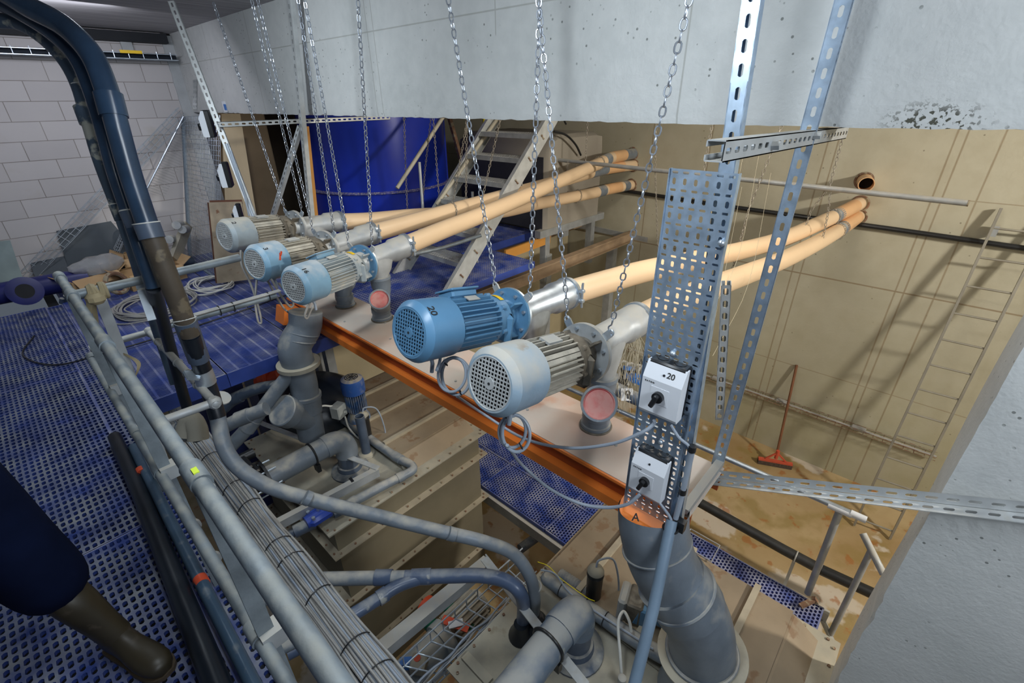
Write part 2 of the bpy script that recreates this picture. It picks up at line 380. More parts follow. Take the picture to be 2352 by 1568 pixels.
# ================================================================ the setting
XB, XF, ZF, ZW, ZT, ZC = 1.994, 6.79, -4.8, -1.75, -1.55, .67
JY = -.304
mb = MB()                                                  # the concrete wall with its big opening: beam over, pillar beside
prof = []
ys = [JY+(7.0-JY)*i/160 for i in range(161)]
rg = [(noise.noise(Vector((y*9, 0, 0)))*.012+noise.noise(Vector((y*31, 3, 0)))*.006) for y in ys]
secs = []
for y, g in zip(ys, rg):
    zb = -.098+abs(g); secs.append([Vector((XB, y, ZC+.02)), Vector((XB, y, zb+.03)), Vector((XB+.006+abs(g)*.6, y, zb)), Vector((XB+.24, y, -.1)), Vector((XB+.24, y, ZC+.02))])
mb.loft(secs)
mb.build('wall_middle', 'beam', kind='structure', ang=25)
mb = MB()
zs = [ZF+(ZC+.02-ZF)*i/140 for i in range(141)]
secs = []
for z in zs:
    g = abs(noise.noise(Vector((0, 5, z*8))))*.018+abs(noise.noise(Vector((2, 5, z*29))))*.01
    g = g*(1 if z < -1.9 else .35)
    secs.append([Vector((XB, JY-g, z)), Vector((XB+.012, JY, z)), Vector((XB+.245, JY+.004*math.sin(z*5), z)), Vector((XB+.245, -4, z)), Vector((XB, -4, z))])
mb.loft(secs)
mb.build('wall_right', 'beam', kind='structure', ang=25)
MB().box((XF+.15, 1.9, -1.9), (.3, 15, 5.9)).build('wall_far', 'farwall', kind='structure')
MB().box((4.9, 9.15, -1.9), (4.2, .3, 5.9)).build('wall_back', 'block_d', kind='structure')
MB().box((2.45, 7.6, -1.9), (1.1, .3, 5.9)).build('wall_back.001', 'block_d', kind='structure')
MB().box((-.3, 7.15, -.52), (4.4, .3, 2.46)).build('wall_left', 'block', kind='structure')
mb = MB(); secs = []
for i in range(60):
    z = ZW+(ZC-ZW)*i/59; g = .012*noise.noise(Vector((z*12, 1, 1))); secs.append([Vector((1.89+g, 6.985, z)), Vector((2.06, 6.985, z)), Vector((2.06, 7.3, z)), Vector((1.89+g, 7.3, z))])
mb.loft(secs).build('wall_corner', 'conc', kind='structure')
MB().box((2.2, 2.2, ZF-.1), (9.6, 14.6, .2)).build('floor', 'floor', kind='structure')
MB().box((-.72, 3, -2.75), (1.7, 8.6, .1)).build('floor', 'dark', kind='structure')  # added near-black slab standing in for the darkness below the walkway holes
MB().box((-.1, 3, ZC+.09), (4.3, 12, .14)).build('ceiling', 'ceil', kind='structure')
MB().box((4.6, 2, 1.12), (5.2, 15, .14)).build('ceiling.001', 'ceil', kind='structure')
MB().box((.95, 6.93, ZC-.04), (1.95, .12, .09)).build('black_gap_1', 'dark', kind='structure')  # near-black bar drawing the dark gap under the ceiling
MB().box((4.3, 4.95, -3.45), (4.9, .2, 2.7)).build('wall_pit', 'pitwall', kind='structure')
# ---------------------------------------------------------------- gratings
def grating(label, x0, x1, y0, y1, z, cw, ch, hw, hh, t, m, skirt=.0, stag=0, group=None, name='walkway_grating'):
    nx = max(1, round((x1-x0)/cw)); ny = max(1, round((y1-y0)/ch)); cw = (x1-x0)/nx; ch = (y1-y0)/ny
    mb = MB().sheet((x0, y0, z), X, Y, nx, ny, cw, ch, hw, hh, t, Z, stag=stag)
    o = mb.build(name, m, smooth=False); tag(o, label, 'grating', group)
    e = MB(); d = .05+skirt
    for a, b in (((x0, y0), (x1, y0)), ((x0, y1), (x1, y1)), ((x0, y0), (x0, y1)), ((x1, y0), (x1, y1))):
        e.bar((a[0], a[1], z-d/2+.002), (b[0], b[1], z-d/2+.002), .012, d)
    e.build('edge_frame', 'blue_g', o, smooth=False)
    return o
G1 = 'panels of the near blue walkway'
wy = [-.4, .26, 2.33, 4.40, 6.2]
wl = ['worn blue slotted walkway panel in the bottom left corner, nearest the camera', 'worn blue slotted walkway panel the rubber boot stands on', 'worn blue slotted walkway panel behind the booted leg, beside the mid handrail', 'farthest worn blue slotted walkway panel, reaching the thick blue pipe']
for i in range(4): grating(wl[i], -1.25, .0, wy[i]+.004, wy[i+1]-.004, ZW, .026, .043, .0165, .030, .016, 'blue_n', group=G1)
grating('narrow strip of blue slotted grating under the handrail posts', .005, .12, .2, 6.2, ZW-.012, .027, .043, .017, .029, .018, 'blue_n')
G2 = 'panels of the blue platform by the block wall'
pl = [(.13, .72), (.72, 1.31), (1.31, 1.97)]
py = [3.5, 4.52, 5.75, 6.98]
for i, (a, b) in enumerate(pl):
    for j in range(3):
        w = ['left', 'middle', 'right'][i]; d = ['front', 'middle', 'rear'][j]
        grating(f'{w} blue bar grating panel in the {d} row of the platform by the block wall', a+.002, b-.002, py[j]+.002, py[j+1]-.002, ZW, .085, .020, .071, .0115, .02, 'blue_g', skirt=.06 if j == 0 else 0, group=G2, name='platform_grating')
grating('fine blue mesh grating under the foot of the steel stair, right edge open', 2.05, 4.2, 3.5, 4.28, ZW, .033, .033, .022, .022, .02, 'blue_g', skirt=.03, name='platform_grating')
grating('fine blue mesh grating between stair stringers, behind the stair foot', 2.05, 3.74, 4.29, 5.0, ZW, .033, .033, .022, .022, .02, 'blue_g', skirt=.03, name='platform_grating')
grating('raised fine blue mesh grating panel behind the stair, near the grey cistern', 3.75, 5.2, 4.31, 5.3, ZW+.05, .033, .033, .022, .022, .02, 'blue_g', skirt=.06, name='platform_grating')
for i, (a, b) in enumerate(((-.25, .9), (.91, 1.92), (1.93, 2.8), (2.81, 3.6), (3.61, 4.6))):
    wh = ['at the far right end beside the lower tank corner', 'behind the thick grey pipe', 'below the near end of the orange channel', 'right of the upper khaki tank', 'hidden mostly behind the upper tank lids'][i]
    for k, (c, d) in enumerate(((2.52, 2.97), (2.98, 3.42))):
        grating(f'{["near", "far"][k]} side blue honeycomb walkway panel {wh}', c, d, a, b, -3.7, .036, .028, .026, .019, .03, 'blue_g', stag=1, group='panels of the low blue walkway', name='low_walkway_grating')
tag(MB().bar((2.50, -.3, -3.80), (2.50, 4.6, -3.80), .06, .12).build('walkway_beam', 'galv_d', smooth=False), 'dusty steel beam carrying the tank side of the low blue walkway', 'beam')
tag(MB().bar((3.45, -.3, -3.80), (3.45, 4.6, -3.80), .05, .10).build('walkway_beam', 'galv_d', smooth=False), 'steel beam under the hall side of the low blue walkway', 'beam')
tag(MB().bar((.06, .2, -1.86), (.06, 6.9, -1.86), .08, .16).build('walkway_beam', 'dark', smooth=False), 'dark beam under the handrail edge of the near walkway', 'beam')
# ---------------------------------------------------------------- near guard rail
gr = thing('guard_rail', (.085, 2.69, ZW), 'long weathered pipe handrail running beside the near blue walkway', 'railing')
MB().tube([(.085, 2.69, -.65), (.083, -.4, -.65)], .0165, 14).build('top_rail', 'rail', gr)
MB().tube([(.065, 3.03, -1.15), (.075, -.3, -1.15)], .0165, 14).build('mid_rail', 'rail', gr)
b = MB()
for y in (2.69, 2.38, 1.78, .93): b.cyl((.085, y-.035, -.65), (.085, y+.035, -.65), .0205)
for y in (3.0, 2.1, 1.78, .93): b.cyl((.07, y-.03, -1.15), (.07, y+.03, -1.15), .020)
b.split('tee_fitting', 'rail', gr)
for y in (2.55, 1.75, .90, .1):
    MB().bar((.088, y, -2.0), (.086, y, -.668), .012, .036, X).build('post', 'rail', gr, smooth=False)
    MB().box((.095, y, -1.15), (.05, .05, .05)).build('post_clamp', 'galv_d', gr, smooth=False)
MB().box((.085, P(420, 1097, z=-.632).y, -.629), (.010, .020, .003)).build('yellow_sticker', mat('lime_mark', (.6, .75, .05)), gr)
lp = thing('rail_loop', (.35, 2.6, -1.17), 'pipe rail loop standing out from the mid handrail, dark pipes clamped to its corner', 'railing')
MB().tube([(.08, 3.13, -1.15), (.35, 3.13, -1.15)], .018).tube([(.35, 3.15, -1.15), (.35, 2.06, -1.15)], .018).tube([(.37, 2.085, -1.15), (.08, 2.11, -1.15)], .018).build('loop_pipe', 'galv_d', lp)
b = MB()
for p in ((.35, 3.13, -1.15), (.35, 2.085, -1.15)): b.sphere(p, .03, 12)
for y in (2.95, 2.85, 2.6, 2.45, 2.3): b.ring((.35, y, -1.15), Y, .019, .004, 16, 6)
b.split('elbow', 'galv_d', lp)
xr = thing('wall_rail', (.5, 2.38, -.8), 'dirty cross rail running from the handrail end towards the far motors', 'railing')
MB().tube([(.085, 2.38, -.65), (.5, 2.385, -.65), (.70, 2.40, -.65)], .0175, 14).build('upper_pipe', 'rail', xr)
MB().tube([(.45, 3.14, -1.15), (1.07, 3.14, -1.15)], .018, 14).build('lower_pipe', 'rail', xr)
b = MB()
for k in range(3): b.tube([(.45, 3.14+.014*k-.02, -1.125+.006*(k % 2)), (.8, 3.14+.014*k-.02, -1.123), (1.1, 3.14+.014*k-.02, -1.12)], .006, 6)
b.build('tied_cables', 'cable_d', xr)
b = MB()
for x in (.5, .72, .80, 1.02): b.ring((x, 3.14, -1.143), X, .031, .003, 16, 5)
b.split('cable_tie', 'black', xr)
MB().bar(P(232, 690, y=2.55), (.12, 2.55, -2.0), .012, .04, X).build('post', 'galv_d', xr, smooth=False)
st = thing('strap', P(215, 672, y=2.36), 'dirty fabric strap knotted round the rail end, its tail hanging down', 'strap')
b = MB()
for k in range(5): b.ring(P(205+k*9, 674-k*2, y=2.38), X+Z*.2*(k % 3-1), .026+.003*(k % 2), .009, 14, 6)
b.sphere(P(220, 684, y=2.36), .035, 10, (1, 1, .8)); b.build('knot', 'strap', st)
def ribbon(pts, w, m, name, parent):
    pts = spline(pts, 6); secs = []
    for i, p in enumerate(pts):
        s = RT*(w/2)*math.cos(i*.12)+Y*(w/2)*math.sin(i*.12); secs.append([p-s, p+s, p+s+FW*.002, p-s+FW*.002])
    return MB().loft(secs).build(name, m, parent)
ribbon([P(212, 690, d=2.0), P(222, 740, d=2.02), P(228, 790, d=2.05), P(250, 800, d=2.1), P(290, 815, d=2.1), P(318, 835, d=2.1), P(310, 868, d=2.1)], .024, 'strap', 'strap_tail', st)
ribbon([P(205, 690, d=2.0), P(206, 720, d=2.0), P(212, 762, d=2.0)], .03, 'strap', 'strap_tail', st)
# ---------------------------------------------------------------- pipes and cables beside the walkway
def tagpipe(name, pts, r, m, label, cat='pipe', n=14, smooth=0, group=None): return tag(MB().tube(pts, r, n, smooth=smooth).build(name, m), label, cat, group)
o = tagpipe('edge_pipe', [(.06, 2.95, -1.7), (.045, 2.2, -1.7), (.03, 1.2, -1.7), (.02, .2, -1.7)], .024, mat('steel_blue_pipe', (.05, .09, .14), .3, .1, .15, 9, GD, .15), 'steel-blue pipe with red tape lying along the walkway edge')
for y in (2.68, 1.75): MB().cyl((.04, y-.02, -1.7), (.04, y+.02, -1.7), .0255).build('red_tape', 'redtape', o)
tagpipe('edge_pipe', [(.01, 3.15, -1.705), (-.005, 2.5, -1.705), (-.045, 1.45, -1.705), (-.09, .3, -1.705)], [.032, .034, .04, .045], 'pvc_k', 'thick black pipe lying on the edge of the walkway grating')
o = tagpipe('bent_pipe', [(.13, 3.4, -2.0), (.12, 2.5, -2.0), (.115, 1.62, -2.0), (.15, 1.50, -2.0), (.25, 1.46, -2.0)], .034, 'pvc', 'dusty grey pipe below the handrail ending in an elbow', smooth=5)
b = MB()
for y in (3.2, 2.9, 2.45, 2.15): b.cyl((.124, y-.012, -2.0), (.124, y+.012, -2.0), .039)
b.split('pipe_clip', 'galv_d', o)
bx = MB(); random.seed(3)
bun = thing('cable_bundle', (.36, 2.0, -2.1), 'thick bundle of dusty grey cables tied along a pipe below the handrail', 'cables')
MB().tube([(.40, 3.9, -2.06), (.40, .5, -2.06)], .05, 18).build('carrier_pipe', 'pvc', bun)
for k in range(34):
    a = (-.15+1.15*k/33)*PI; rr = .055+random.random()*.008+(.009 if k % 3 == 0 else 0); pts = []
    for i in range(16):
        y = 3.75-i*.22; aa = a+.07*math.sin(i*.7+k); w = 1+.25*abs(math.sin(i*.9))*(k % 4 == 1)
        pts.append(Vector((.385+math.cos(aa)*rr*w*1.05, y, -2.06+math.sin(aa)*rr*w*.9)))
    MB().tube(pts, .0058, 6, smooth=3).build('cable', ['cable_d', 'cable', 'cable_d'][k % 3], bun)
for y in (3.35, 3.0, 2.62, 2.4, 2.02, 1.88, 1.6, 1.28, 1.12): MB().ring((.388, y, -2.06), Y+X*.1*math.sin(y*7), .074, .003, 24, 6).build('cable_tie', 'black', bun)
# three dark pipes arching over from the top left and running down past the loop
def dp(l): return [P(u, v, d=d) for u, v, d in l]
bigA = dp([(-150, -60, 1.65), (-20, -30, 1.62), (70, 18, 1.6), (150, 62, 1.6), (212, 128, 1.6), (248, 215, 1.61), (268, 285, 1.63), (300, 400, 1.68), (340, 520, 1.73), (388, 640, 1.82), (437, 770, 1.95), (476, 880, 2.14), (500, 958, 2.18)])
A1 = P(496, 960, d=2.1); B1 = Vector((1.32, 1.11, -2.3))
low = [(515, 1025), (550, 1075), (620, 1118), (720, 1148), (850, 1180), (1000, 1217), (1110, 1243)]
pts = []
for u, v in low:
    t = (u-496)/(1228-496); pts.append(P(u, v, d=2.16+(2.42-2.16)*t))
tail = [P(1180, 1272, d=2.45), P(1218, 1325, d=2.5), P(1228, 1375, d=2.6), P(1226, 1412, d=2.72)]
o = thing('arched_pipe', P(496, 960, d=2.1), 'widest arching dark pipe, running down past the handrail and sweeping right to the lower tank', 'pipe')
MB().tube(bigA[:9], .036, 18, smooth=6).build('upper_pipe', 'pvc_b', o)
MB().tube(bigA[8:11], .037, 18, smooth=6).build('grimed_middle', 'brown', o)
MB().tube([bigA[10]]+[bigA[11], bigA[12]], .0365, 18, smooth=6).build('lower_upright', 'pvc_k', o)
MB().tube([bigA[12]]+pts+tail, [.035]*3+[.0335]*16, 18, smooth=6).build('sweeping_pipe', 'pvc', o)
b = MB()
def sleeve(b, u0, v0, d0, u1, v1, d1, r): b.cyl(P(u0, v0, d=d0), P(u1, v1, d=d1), r, 18)
sleeve(b, 248, 215, 1.61, 262, 268, 1.625, .0425)
b.split('socket_sleeve', 'pvc_b', o)
b = MB(); sleeve(b, 336, 512, 1.73, 350, 548, 1.745, .0425); sleeve(b, 424, 735, 1.915, 457, 825, 2.05, .0425); b.split('socket_sleeve', 'pvc_d', o)
b = MB(); sleeve(b, 700, 1141, 2.19, 712, 1146, 2.2, .0350); sleeve(b, 1030, 1224, 2.33, 1045, 1228, 2.34, .0350); b.split('pipe_seam', 'pvc', o)
b = MB()
for (u, v, d, r) in ((336, 512, 1.73, .043), (423, 733, 1.915, .043)): b.ring(P(u, v, d=d), P(u+35, v+95, d=d+.05)-P(u, v, d=d), r, .0022, 20, 6)
b.build('white_tie', 'cable_w', o)
MB().lathe(P(1226, 1405, d=2.7), -Z, [(0, .04), (.06, .042), (.06, .06), (.085, .075), (.10, .085)]).build('base_flange', 'pvc_k', o)
MB().ring(P(1226, 1345, d=2.56), Z, .040, .005, 20, 6).build('strap_clamp', 'galv_d', o)
o = thing('arched_pipe', P(350, 650, d=1.85), 'middle of the three dark arching pipes, slimmer and plain dark blue', 'pipe')
mp = dp([(-150, -20, 1.72), (-20, 2, 1.69), (60, 38, 1.67), (130, 85, 1.67), (180, 140, 1.67), (212, 215, 1.68), (238, 300, 1.7), (262, 390, 1.73), (292, 480, 1.77), (322, 570, 1.81), (352, 660, 1.87)])
MB().tube(mp, .026, 14, smooth=5).build('pipe_length', 'pvc_b', o)
MB().tube(dp([(352, 660, 1.87), (375, 740, 2.2), (400, 830, 2.5), (425, 920, 2.6), (455, 1010, 2.7)]), [.027]*5+[.031]*5+[.035]*15, 14, smooth=5).build('lower_length', 'pvc_k', o)
b = MB(); sleeve(b, 292, 480, 1.77, 310, 522, 1.79, .0295); b.split('socket_sleeve', 'pvc_d', o)
MB().ring(P(296, 484, d=1.77), P(322, 570, d=1.8)-P(292, 480, d=1.77), .03, .002, 20, 6).build('white_tie', 'cable_w', o)
o = thing('arched_pipe', P(330, 660, d=1.9), 'leftmost dark arching pipe, speckled with pale dried splashes', 'pipe')
lp3 = dp([(-150, 20, 1.78), (-30, 45, 1.76), (40, 52, 1.75), (100, 88, 1.75), (150, 140, 1.75), (182, 200, 1.76), (205, 280, 1.77), (232, 370, 1.79), (262, 450, 1.82), (282, 500, 1.84)])
MB().tube(lp3, .0255, 14, smooth=5).build('speckled_length', 'pvc_s', o)
MB().tube(dp([(282, 500, 1.84), (312, 590, 1.95), (340, 690, 2.3), (372, 790, 2.6), (402, 880, 2.7)]), [.026]*5+[.028]*5+[.033]*15, 14, smooth=5).build('lower_length', mat('blue_grey_conduit', (.10, .15, .21), .35, 0, .2, 7), o)
b = MB(); sleeve(b, 190, 245, 1.765, 205, 285, 1.775, .030); sleeve(b, 270, 470, 1.825, 284, 505, 1.84, .029); b.split('socket_sleeve', 'pvc_s', o)
b = MB()
for (u, v, d, w) in ((184, 195, 1.76, .027), (272, 470, 1.825, .030), (335, 662, 1.95, .028)): b.ring(P(u, v, d=d), P(u+32, v+90, d=d+.03)-P(u, v, d=d), w, .002, 20, 6)
b.build('white_tie', 'cable_w', o)
cp = thing('pipe_clamp', P(458, 872, d=2.1), 'galvanised sheet clamp holding the widest arching pipe to the rail loop', 'clamp')
MB().lathe(P(463, 848, d=2.09), P(479, 890, d=2.15)-P(463, 848, d=2.09), [(0, .0415), (.075, .0415)], 18, False).build('clamp_band', 'galv', cp)
MB().box(P(440, 862, d=2.05), (.05, .05, .012), Euler((.5, .5, .2))).build('clamp_ear', 'galv', cp, smooth=False)
# small rail bracket by the loop
tag(MB().bar(P(322, 655, d=1.98), P(350, 735, d=2.0), .03, .02).bar(P(322, 655, d=1.98), P(345, 650, d=2.0), .02, .02).build('angle_bracket', 'galv', smooth=False), 'short grey angle bracket on the left of the arching pipes above the cable coil', 'bracket')
# ================================================================ leg of the person on the walkway
pn = thing('person', (-.30, 1.72, ZW), 'person in dark navy workwear and olive rubber boots standing on the walkway', 'person')
def skin(name, verts, edges, radii, m, parent, root=0, sub=2):
    me = bpy.data.meshes.new(name); off = Vector(parent.location); me.from_pydata([Vector(v)-off for v in verts], edges, [])
    o = bpy.data.objects.new(name, me); COL.objects.link(o); o.parent = parent; me.materials.append(M[m])
    s = o.modifiers.new('skin', 'SKIN'); s.use_smooth_shade = True
    for i, r in enumerate(radii):
        rr = r if isinstance(r, tuple) else (r, r); me.skin_vertices[0].data[i].radius = rr; me.skin_vertices[0].data[i].use_root = (i == root)
    u = o.modifiers.new('sub', 'SUBSURF'); u.levels = u.render_levels = sub
    return o
an = Vector((-.235, 1.70, -1.64)); kn = Vector((-.325, 1.80, -1.27)); hp = Vector((-.40, 1.96, -.86))
an2 = Vector((-.62, 1.62, -1.64)); kn2 = Vector((-.62, 1.85, -1.27)); hp2 = Vector((-.60, 2.06, -.84))
pel = Vector((-.51, 2.03, -.80)); ch = Vector((-.56, 2.02, -.45)); nk = Vector((-.56, 2.00, -.22))
sk_pts = [pel, Vector((-.52, 2.03, -.65)), ch, nk, hp, kn, an, hp2, kn2, an2, Vector((-.36, 2.02, -.30)), Vector((-.30, 2.05, -.58)), Vector((-.34, 1.86, -.74)), Vector((-.77, 2.02, -.30)), Vector((-.82, 2.05, -.58)), Vector((-.80, 1.86, -.76)), Vector((-.56, 1.99, -.12)), Vector((-.56, 1.97, -.02))]
skin('body', sk_pts, [(0, 1), (1, 2), (2, 3), (0, 4), (4, 5), (5, 6), (0, 7), (7, 8), (8, 9), (2, 10), (10, 11), (11, 12), (2, 13), (13, 14), (14, 15), (3, 16), (16, 17)], [.15, .14, .17, .07, .095, .06, .045, .095, .06, .045, .065, .05, .035, .065, .05, .035, .06, .09], 'skin', pn)
skin('work_trousers', [pel+Vector((0, 0, .1)), pel, hp, (hp+kn)/2, kn, kn*.45+an*.55, hp2, (hp2+kn2)/2, kn2, kn2*.5+an2*.5], [(0, 1), (1, 2), (2, 3), (3, 4), (4, 5), (1, 6), (6, 7), (7, 8), (8, 9)], [.17, .175, .13, .125, .112, .108, .13, .125, .112, .108], 'navy', pn, 1)
skin('work_jacket', [pel+Vector((0, 0, .04)), Vector((-.52, 2.03, -.65)), ch, nk+Vector((0, 0, -.03)), sk_pts[10], sk_pts[11], sk_pts[12]+Vector((0, .04, .02)), sk_pts[13], sk_pts[14], sk_pts[15]+Vector((0, .04, .02))], [(0, 1), (1, 2), (2, 3), (2, 4), (4, 5), (5, 6), (2, 7), (7, 8), (8, 9)], [.19, .18, .2, .09, .09, .07, .055, .09, .07, .055], 'navy', pn, 1)
MB().sphere((-.56, 1.98, .0), .10, 16, (.85, 1, 1.1)).build('hair', 'hair', pn)
def boot(a, k, toe, par):
    d = (toe-a); d.z = 0; d.normalize(); s = d.cross(Z)
    def ringp(c, rx, ry, ax, ay, n=20): return [c+ax*(rx*math.cos(2*PI*i/n))+ay*(ry*math.sin(2*PI*i/n)) for i in range(n)]
    top = a.lerp(k, .78); up = (k-a).normalized()
    secs = [ringp(top, .062, .062, d, s), ringp(a.lerp(k, .45), .060, .058, d, s), ringp(a.lerp(k, .15), .052, .048, d, s), ringp(a, .056, .046, d, s)]
    MB().loft(secs).build('boot_shaft', 'boot', par, ang=80)
    h = a-d*.055; h.z = ZW
    secs = []; 
    for t, w, z in ((-.012, .026, .05), (.0, .038, .085), (.04, .042, .125), (.08, .042, .128), (.12, .042, .105), (.16, .047, .082), (.20, .050, .070), (.24, .047, .062), (.265, .036, .052), (.278, .02, .035)):
        c = h+d*t; secs.append([c+s*(w*math.cos(q))+Z*(.012+max(0, z*(.5+.5*math.sin(q)))) for q in [2*PI*i/20 for i in range(20)]])
    MB().loft(secs).build('boot_foot', 'boot', par, ang=80)
    secs = []
    for t, w in ((-.016, .028), (.0, .040), (.06, .043), (.12, .043), (.18, .051), (.24, .049), (.27, .036), (.284, .018)):
        c = h+d*t; secs.append([c-s*w+Z*.002, c+s*w+Z*.002, c+s*w+Z*.018, c-s*w+Z*.018])
    MB().loft(secs).build('boot_sole', mat('boot_sole', (.07, .05, .03), .6), par, ang=60)
boot(an, kn, Vector((-.14, 1.46, -1.7)), pn); boot(an2, kn2, Vector((-.60, 1.34, -1.7)), pn)
#@@TABLE
# ================================================================ orange channel table
YE, YF = .40, 4.12
tb = thing('channel_table', (1.7, 2.3, ZT-.14), 'long orange steel channel with a dusty pale top plate, carrying the pipe stubs', 'channel')
MB().box((1.695, (YE+YF)/2, ZT-.004), (.395, YF-YE, .008)).build('top_plate', 'plate', tb, smooth=False)
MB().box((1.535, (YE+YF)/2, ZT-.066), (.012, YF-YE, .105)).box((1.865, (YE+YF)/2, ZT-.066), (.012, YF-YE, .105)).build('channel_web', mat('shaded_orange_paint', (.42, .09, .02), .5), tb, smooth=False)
MB().box((1.51, (YE+YF)/2, ZT-.121), (.06, YF-YE, .011)).box((1.51, (YE+YF)/2, ZT-.012), (.055, YF-YE, .008)).box((1.482, (YE+YF)/2, ZT-.140), (.009, YF-YE, .055)).box((1.49, (YE+YF)/2, ZT-.008), (.012, YF-YE, .012)).build('lower_flange', 'orange', tb, smooth=False)
b = MB(); random.seed(5)
for i in range(14): b.cyl((1.55+.3*random.random(), YE+.15+i*.27, ZT), (1.55+.3*random.random()*0+.15*random.random(), YE+.15+i*.27, ZT+.0045), .007, 8)
b = MB()
for i in range(14): b.cyl((1.56+.27*((i*7) % 5)/4, YE+.2+i*.265, ZT), (1.56+.27*((i*7) % 5)/4, YE+.2+i*.265, ZT+.006), .008, 8)
b.split('screw_head', 'galv_d', tb)
for (x, y) in ((1.87, 4.7), (1.87, 4.42)):
    tag(MB().box((x, y, -2.8), (.09, .09, 2.05)).build('steel_column', 'galv_d', smooth=False), 'steel column under the platform, left of the pit wall' if y > 4.5 else 'steel column under the platform edge, right of its twin', 'column')
# ---------------------------------------------------------------- gear motors
def make_motor(name, label, paint, finm, gearm, kind, number, yellow=False, tbox=True):
    t = thing(name, (0, 0, 0), label, 'motor', 'gear motors hanging from chains')
    R = .128
    fc = MB().lathe((-.60, 0, 0), X, [(-.012, .094), (-.012, .105), (-.004, .115), (.014, R), (.175, R), (.178, R-.006), (.178, .09)], 40, False).build('fan_cover', paint, t)
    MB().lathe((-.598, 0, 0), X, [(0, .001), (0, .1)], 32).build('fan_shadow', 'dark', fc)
    g = MB(); rr = .095; w = .0042; pit = .0150
    n = int(rr/pit)
    for i in range(-n, n+1):
        o = (i)*pit
        if abs(o) < rr: 
            L = math.sqrt(rr*rr-o*o)
            g.box((-.609, o, 0), (.004, w, 2*L)); g.box((-.6085, 0, o), (.004, 2*L, w))
    g.cyl((-.613, 0, 0), (-.604, 0, 0), .022, 20).ring((-.609, 0, 0), X, .096, .004, 40, 8)
    g.build('fan_grille', 'strut_w' if number != '20' else paint, fc, smooth=True)
    MB().cyl((-.615, 0, 0), (-.612, 0, 0), .005, 10).build('fan_screw', 'dark', fc)
    st = MB().cyl((-.43, 0, 0), (-.17, 0, 0), .086, 32)
    for k in range(32):
        a = 2*PI*k/32
        if kind == 'old' and k % 8 in (4, 5): 
            rr2 = .108; st.box((-.30, math.cos(a)*.098, math.sin(a)*.098), (.25, .022, .018), Matrix.Rotation(a, 3, 'X')); continue
        rr2 = .118+.004*(k % 2)
        st.box((-.295, math.cos(a)*(.082+rr2)/2, math.sin(a)*(.082+rr2)/2), (.235, rr2-.082, .0055), Matrix.Rotation(a, 3, 'X'))
    st.build('finned_body', finm, t, smooth=False)
    MB().lathe((-.175, 0, 0), X, [(0, .095), (.004, .112), (.03, .112), (.036, .10)], 32).build('end_shield', finm if kind != 'old' else 'grime', t)
    gb = MB().lathe((-.14, 0, 0), X, [(0, .09), (.004, .104), (.045, .106), (.05, .10), (.085, .085), (.095, .07), (.13, .068), (.14, .09)], 32)
    gb.box((-.105, -.02, -.03), (.05, .2, .15), None, .02)
    for k in range(6):
        a = 2*PI*k/6+.3; gb.cyl((-.155, math.cos(a)*.108, math.sin(a)*.108), (-.13, math.cos(a)*.108, math.sin(a)*.108), .012, 10)
    for k in range(4):
        a = PI/4+k*PI/2; gb.box((-.035, math.cos(a)*.085, math.sin(a)*.085), (.07, .07, .01), Matrix.Rotation(a, 3, 'X'))
    gb.build('gearbox', gearm, t)
    MB().lathe((-.006, 0, 0), X, [(0, .05), (0, .135), (.014, .135), (.014, .05)], 48, False).build('flange', 'mblue' if kind == 'blue' and not tbox == 2 else ('mlblue' if kind == 'blue' else 'galv_d'), t)
    MB().lathe((.008, 0, 0), X, [(0, .05), (0, .135), (.01, .137), (.01, .05)], 48, False).build('pipe_flange', 'galv_d' if kind != 'blue' else 'galv', t)
    for k in range(8):
        a = PI/8+k*PI/4; bo = MB().cyl((-.02, math.cos(a)*.113, math.sin(a)*.113), (-.004, math.cos(a)*.113, math.sin(a)*.113), .0085, 6)
        bo.build('flange_bolt', 'galv', t, smooth=False)
    for sy in (-1, 1):
        a = PI/2-sy*.72; c = Vector((.008, math.cos(a)*.142, math.sin(a)*.142))
        MB().box(c, (.010, .034, .05), Matrix.Rotation(a-PI/2, 3, 'X')).ring(c+Vector((0, math.cos(a)*.028, math.sin(a)*.028)), X, .012, .0045, 16, 8).build('lifting_lug', 'galv' if kind != 'blue' else 'galv_d', t)
    if kind == 'blue' and tbox:
        tx = MB().box((-.31, .050, .118), (.15, .10, .035), Euler((-.4, 0, 0)), .008).box((-.31, .057, .137), (.165, .115, .010), Euler((-.4, 0, 0)), .003)
        tx.build('terminal_box', paint, t)
        MB().box((-.30, -.03, .121), (.07, .035, .004), Euler((.25, 0, 0))).build('rating_plate', 'galv_d', t, smooth=False)
    else:
        MB().box((-.30, -.02, .118), (.09, .05, .01), Euler((.2, 0, 0))).build('rating_plate', 'galv_d', t, smooth=False)
    if yellow:
        b = MB(); s0 = []; 
        for xx in (-.125, -.098): s0.append([Vector((xx, math.cos(a)*.1085, math.sin(a)*.1085)) for a in [1.35+.08*i for i in range(9)]])
        b.loft(s0, False, False).build('yellow_label', 'yellow', t)
    if number:
        a = 1.95+.25; n = Vector((0, math.cos(a), math.sin(a)))
        text(number, .045, Vector((-.566, 0, 0))+n*(R+.0005), Y*math.sin(a)*-1+Z*math.cos(a)*0+Y*0 if False else Vector((0, -math.sin(a), math.cos(a))), X*1.0, 'ink', fc, 'number_marking')
    if number == '3':
        for dx, dz, ln in ((0, 0, .05), (.012, .02, .03), (-.015, -.012, .028)): MB().box((-.50+dx, -.1195, .045+dz), (.012, .004, ln), Euler((-.36, .5+dx*20, 0))).build('red_scratch', 'redtape', fc, smooth=False)
    MB().tube([(-.50, -.02, -.118), (-.49, -.02, -.15), (-.49, -.02, -.19)], .0085, 8).build('cable_stub', 'cable', t)
    return t
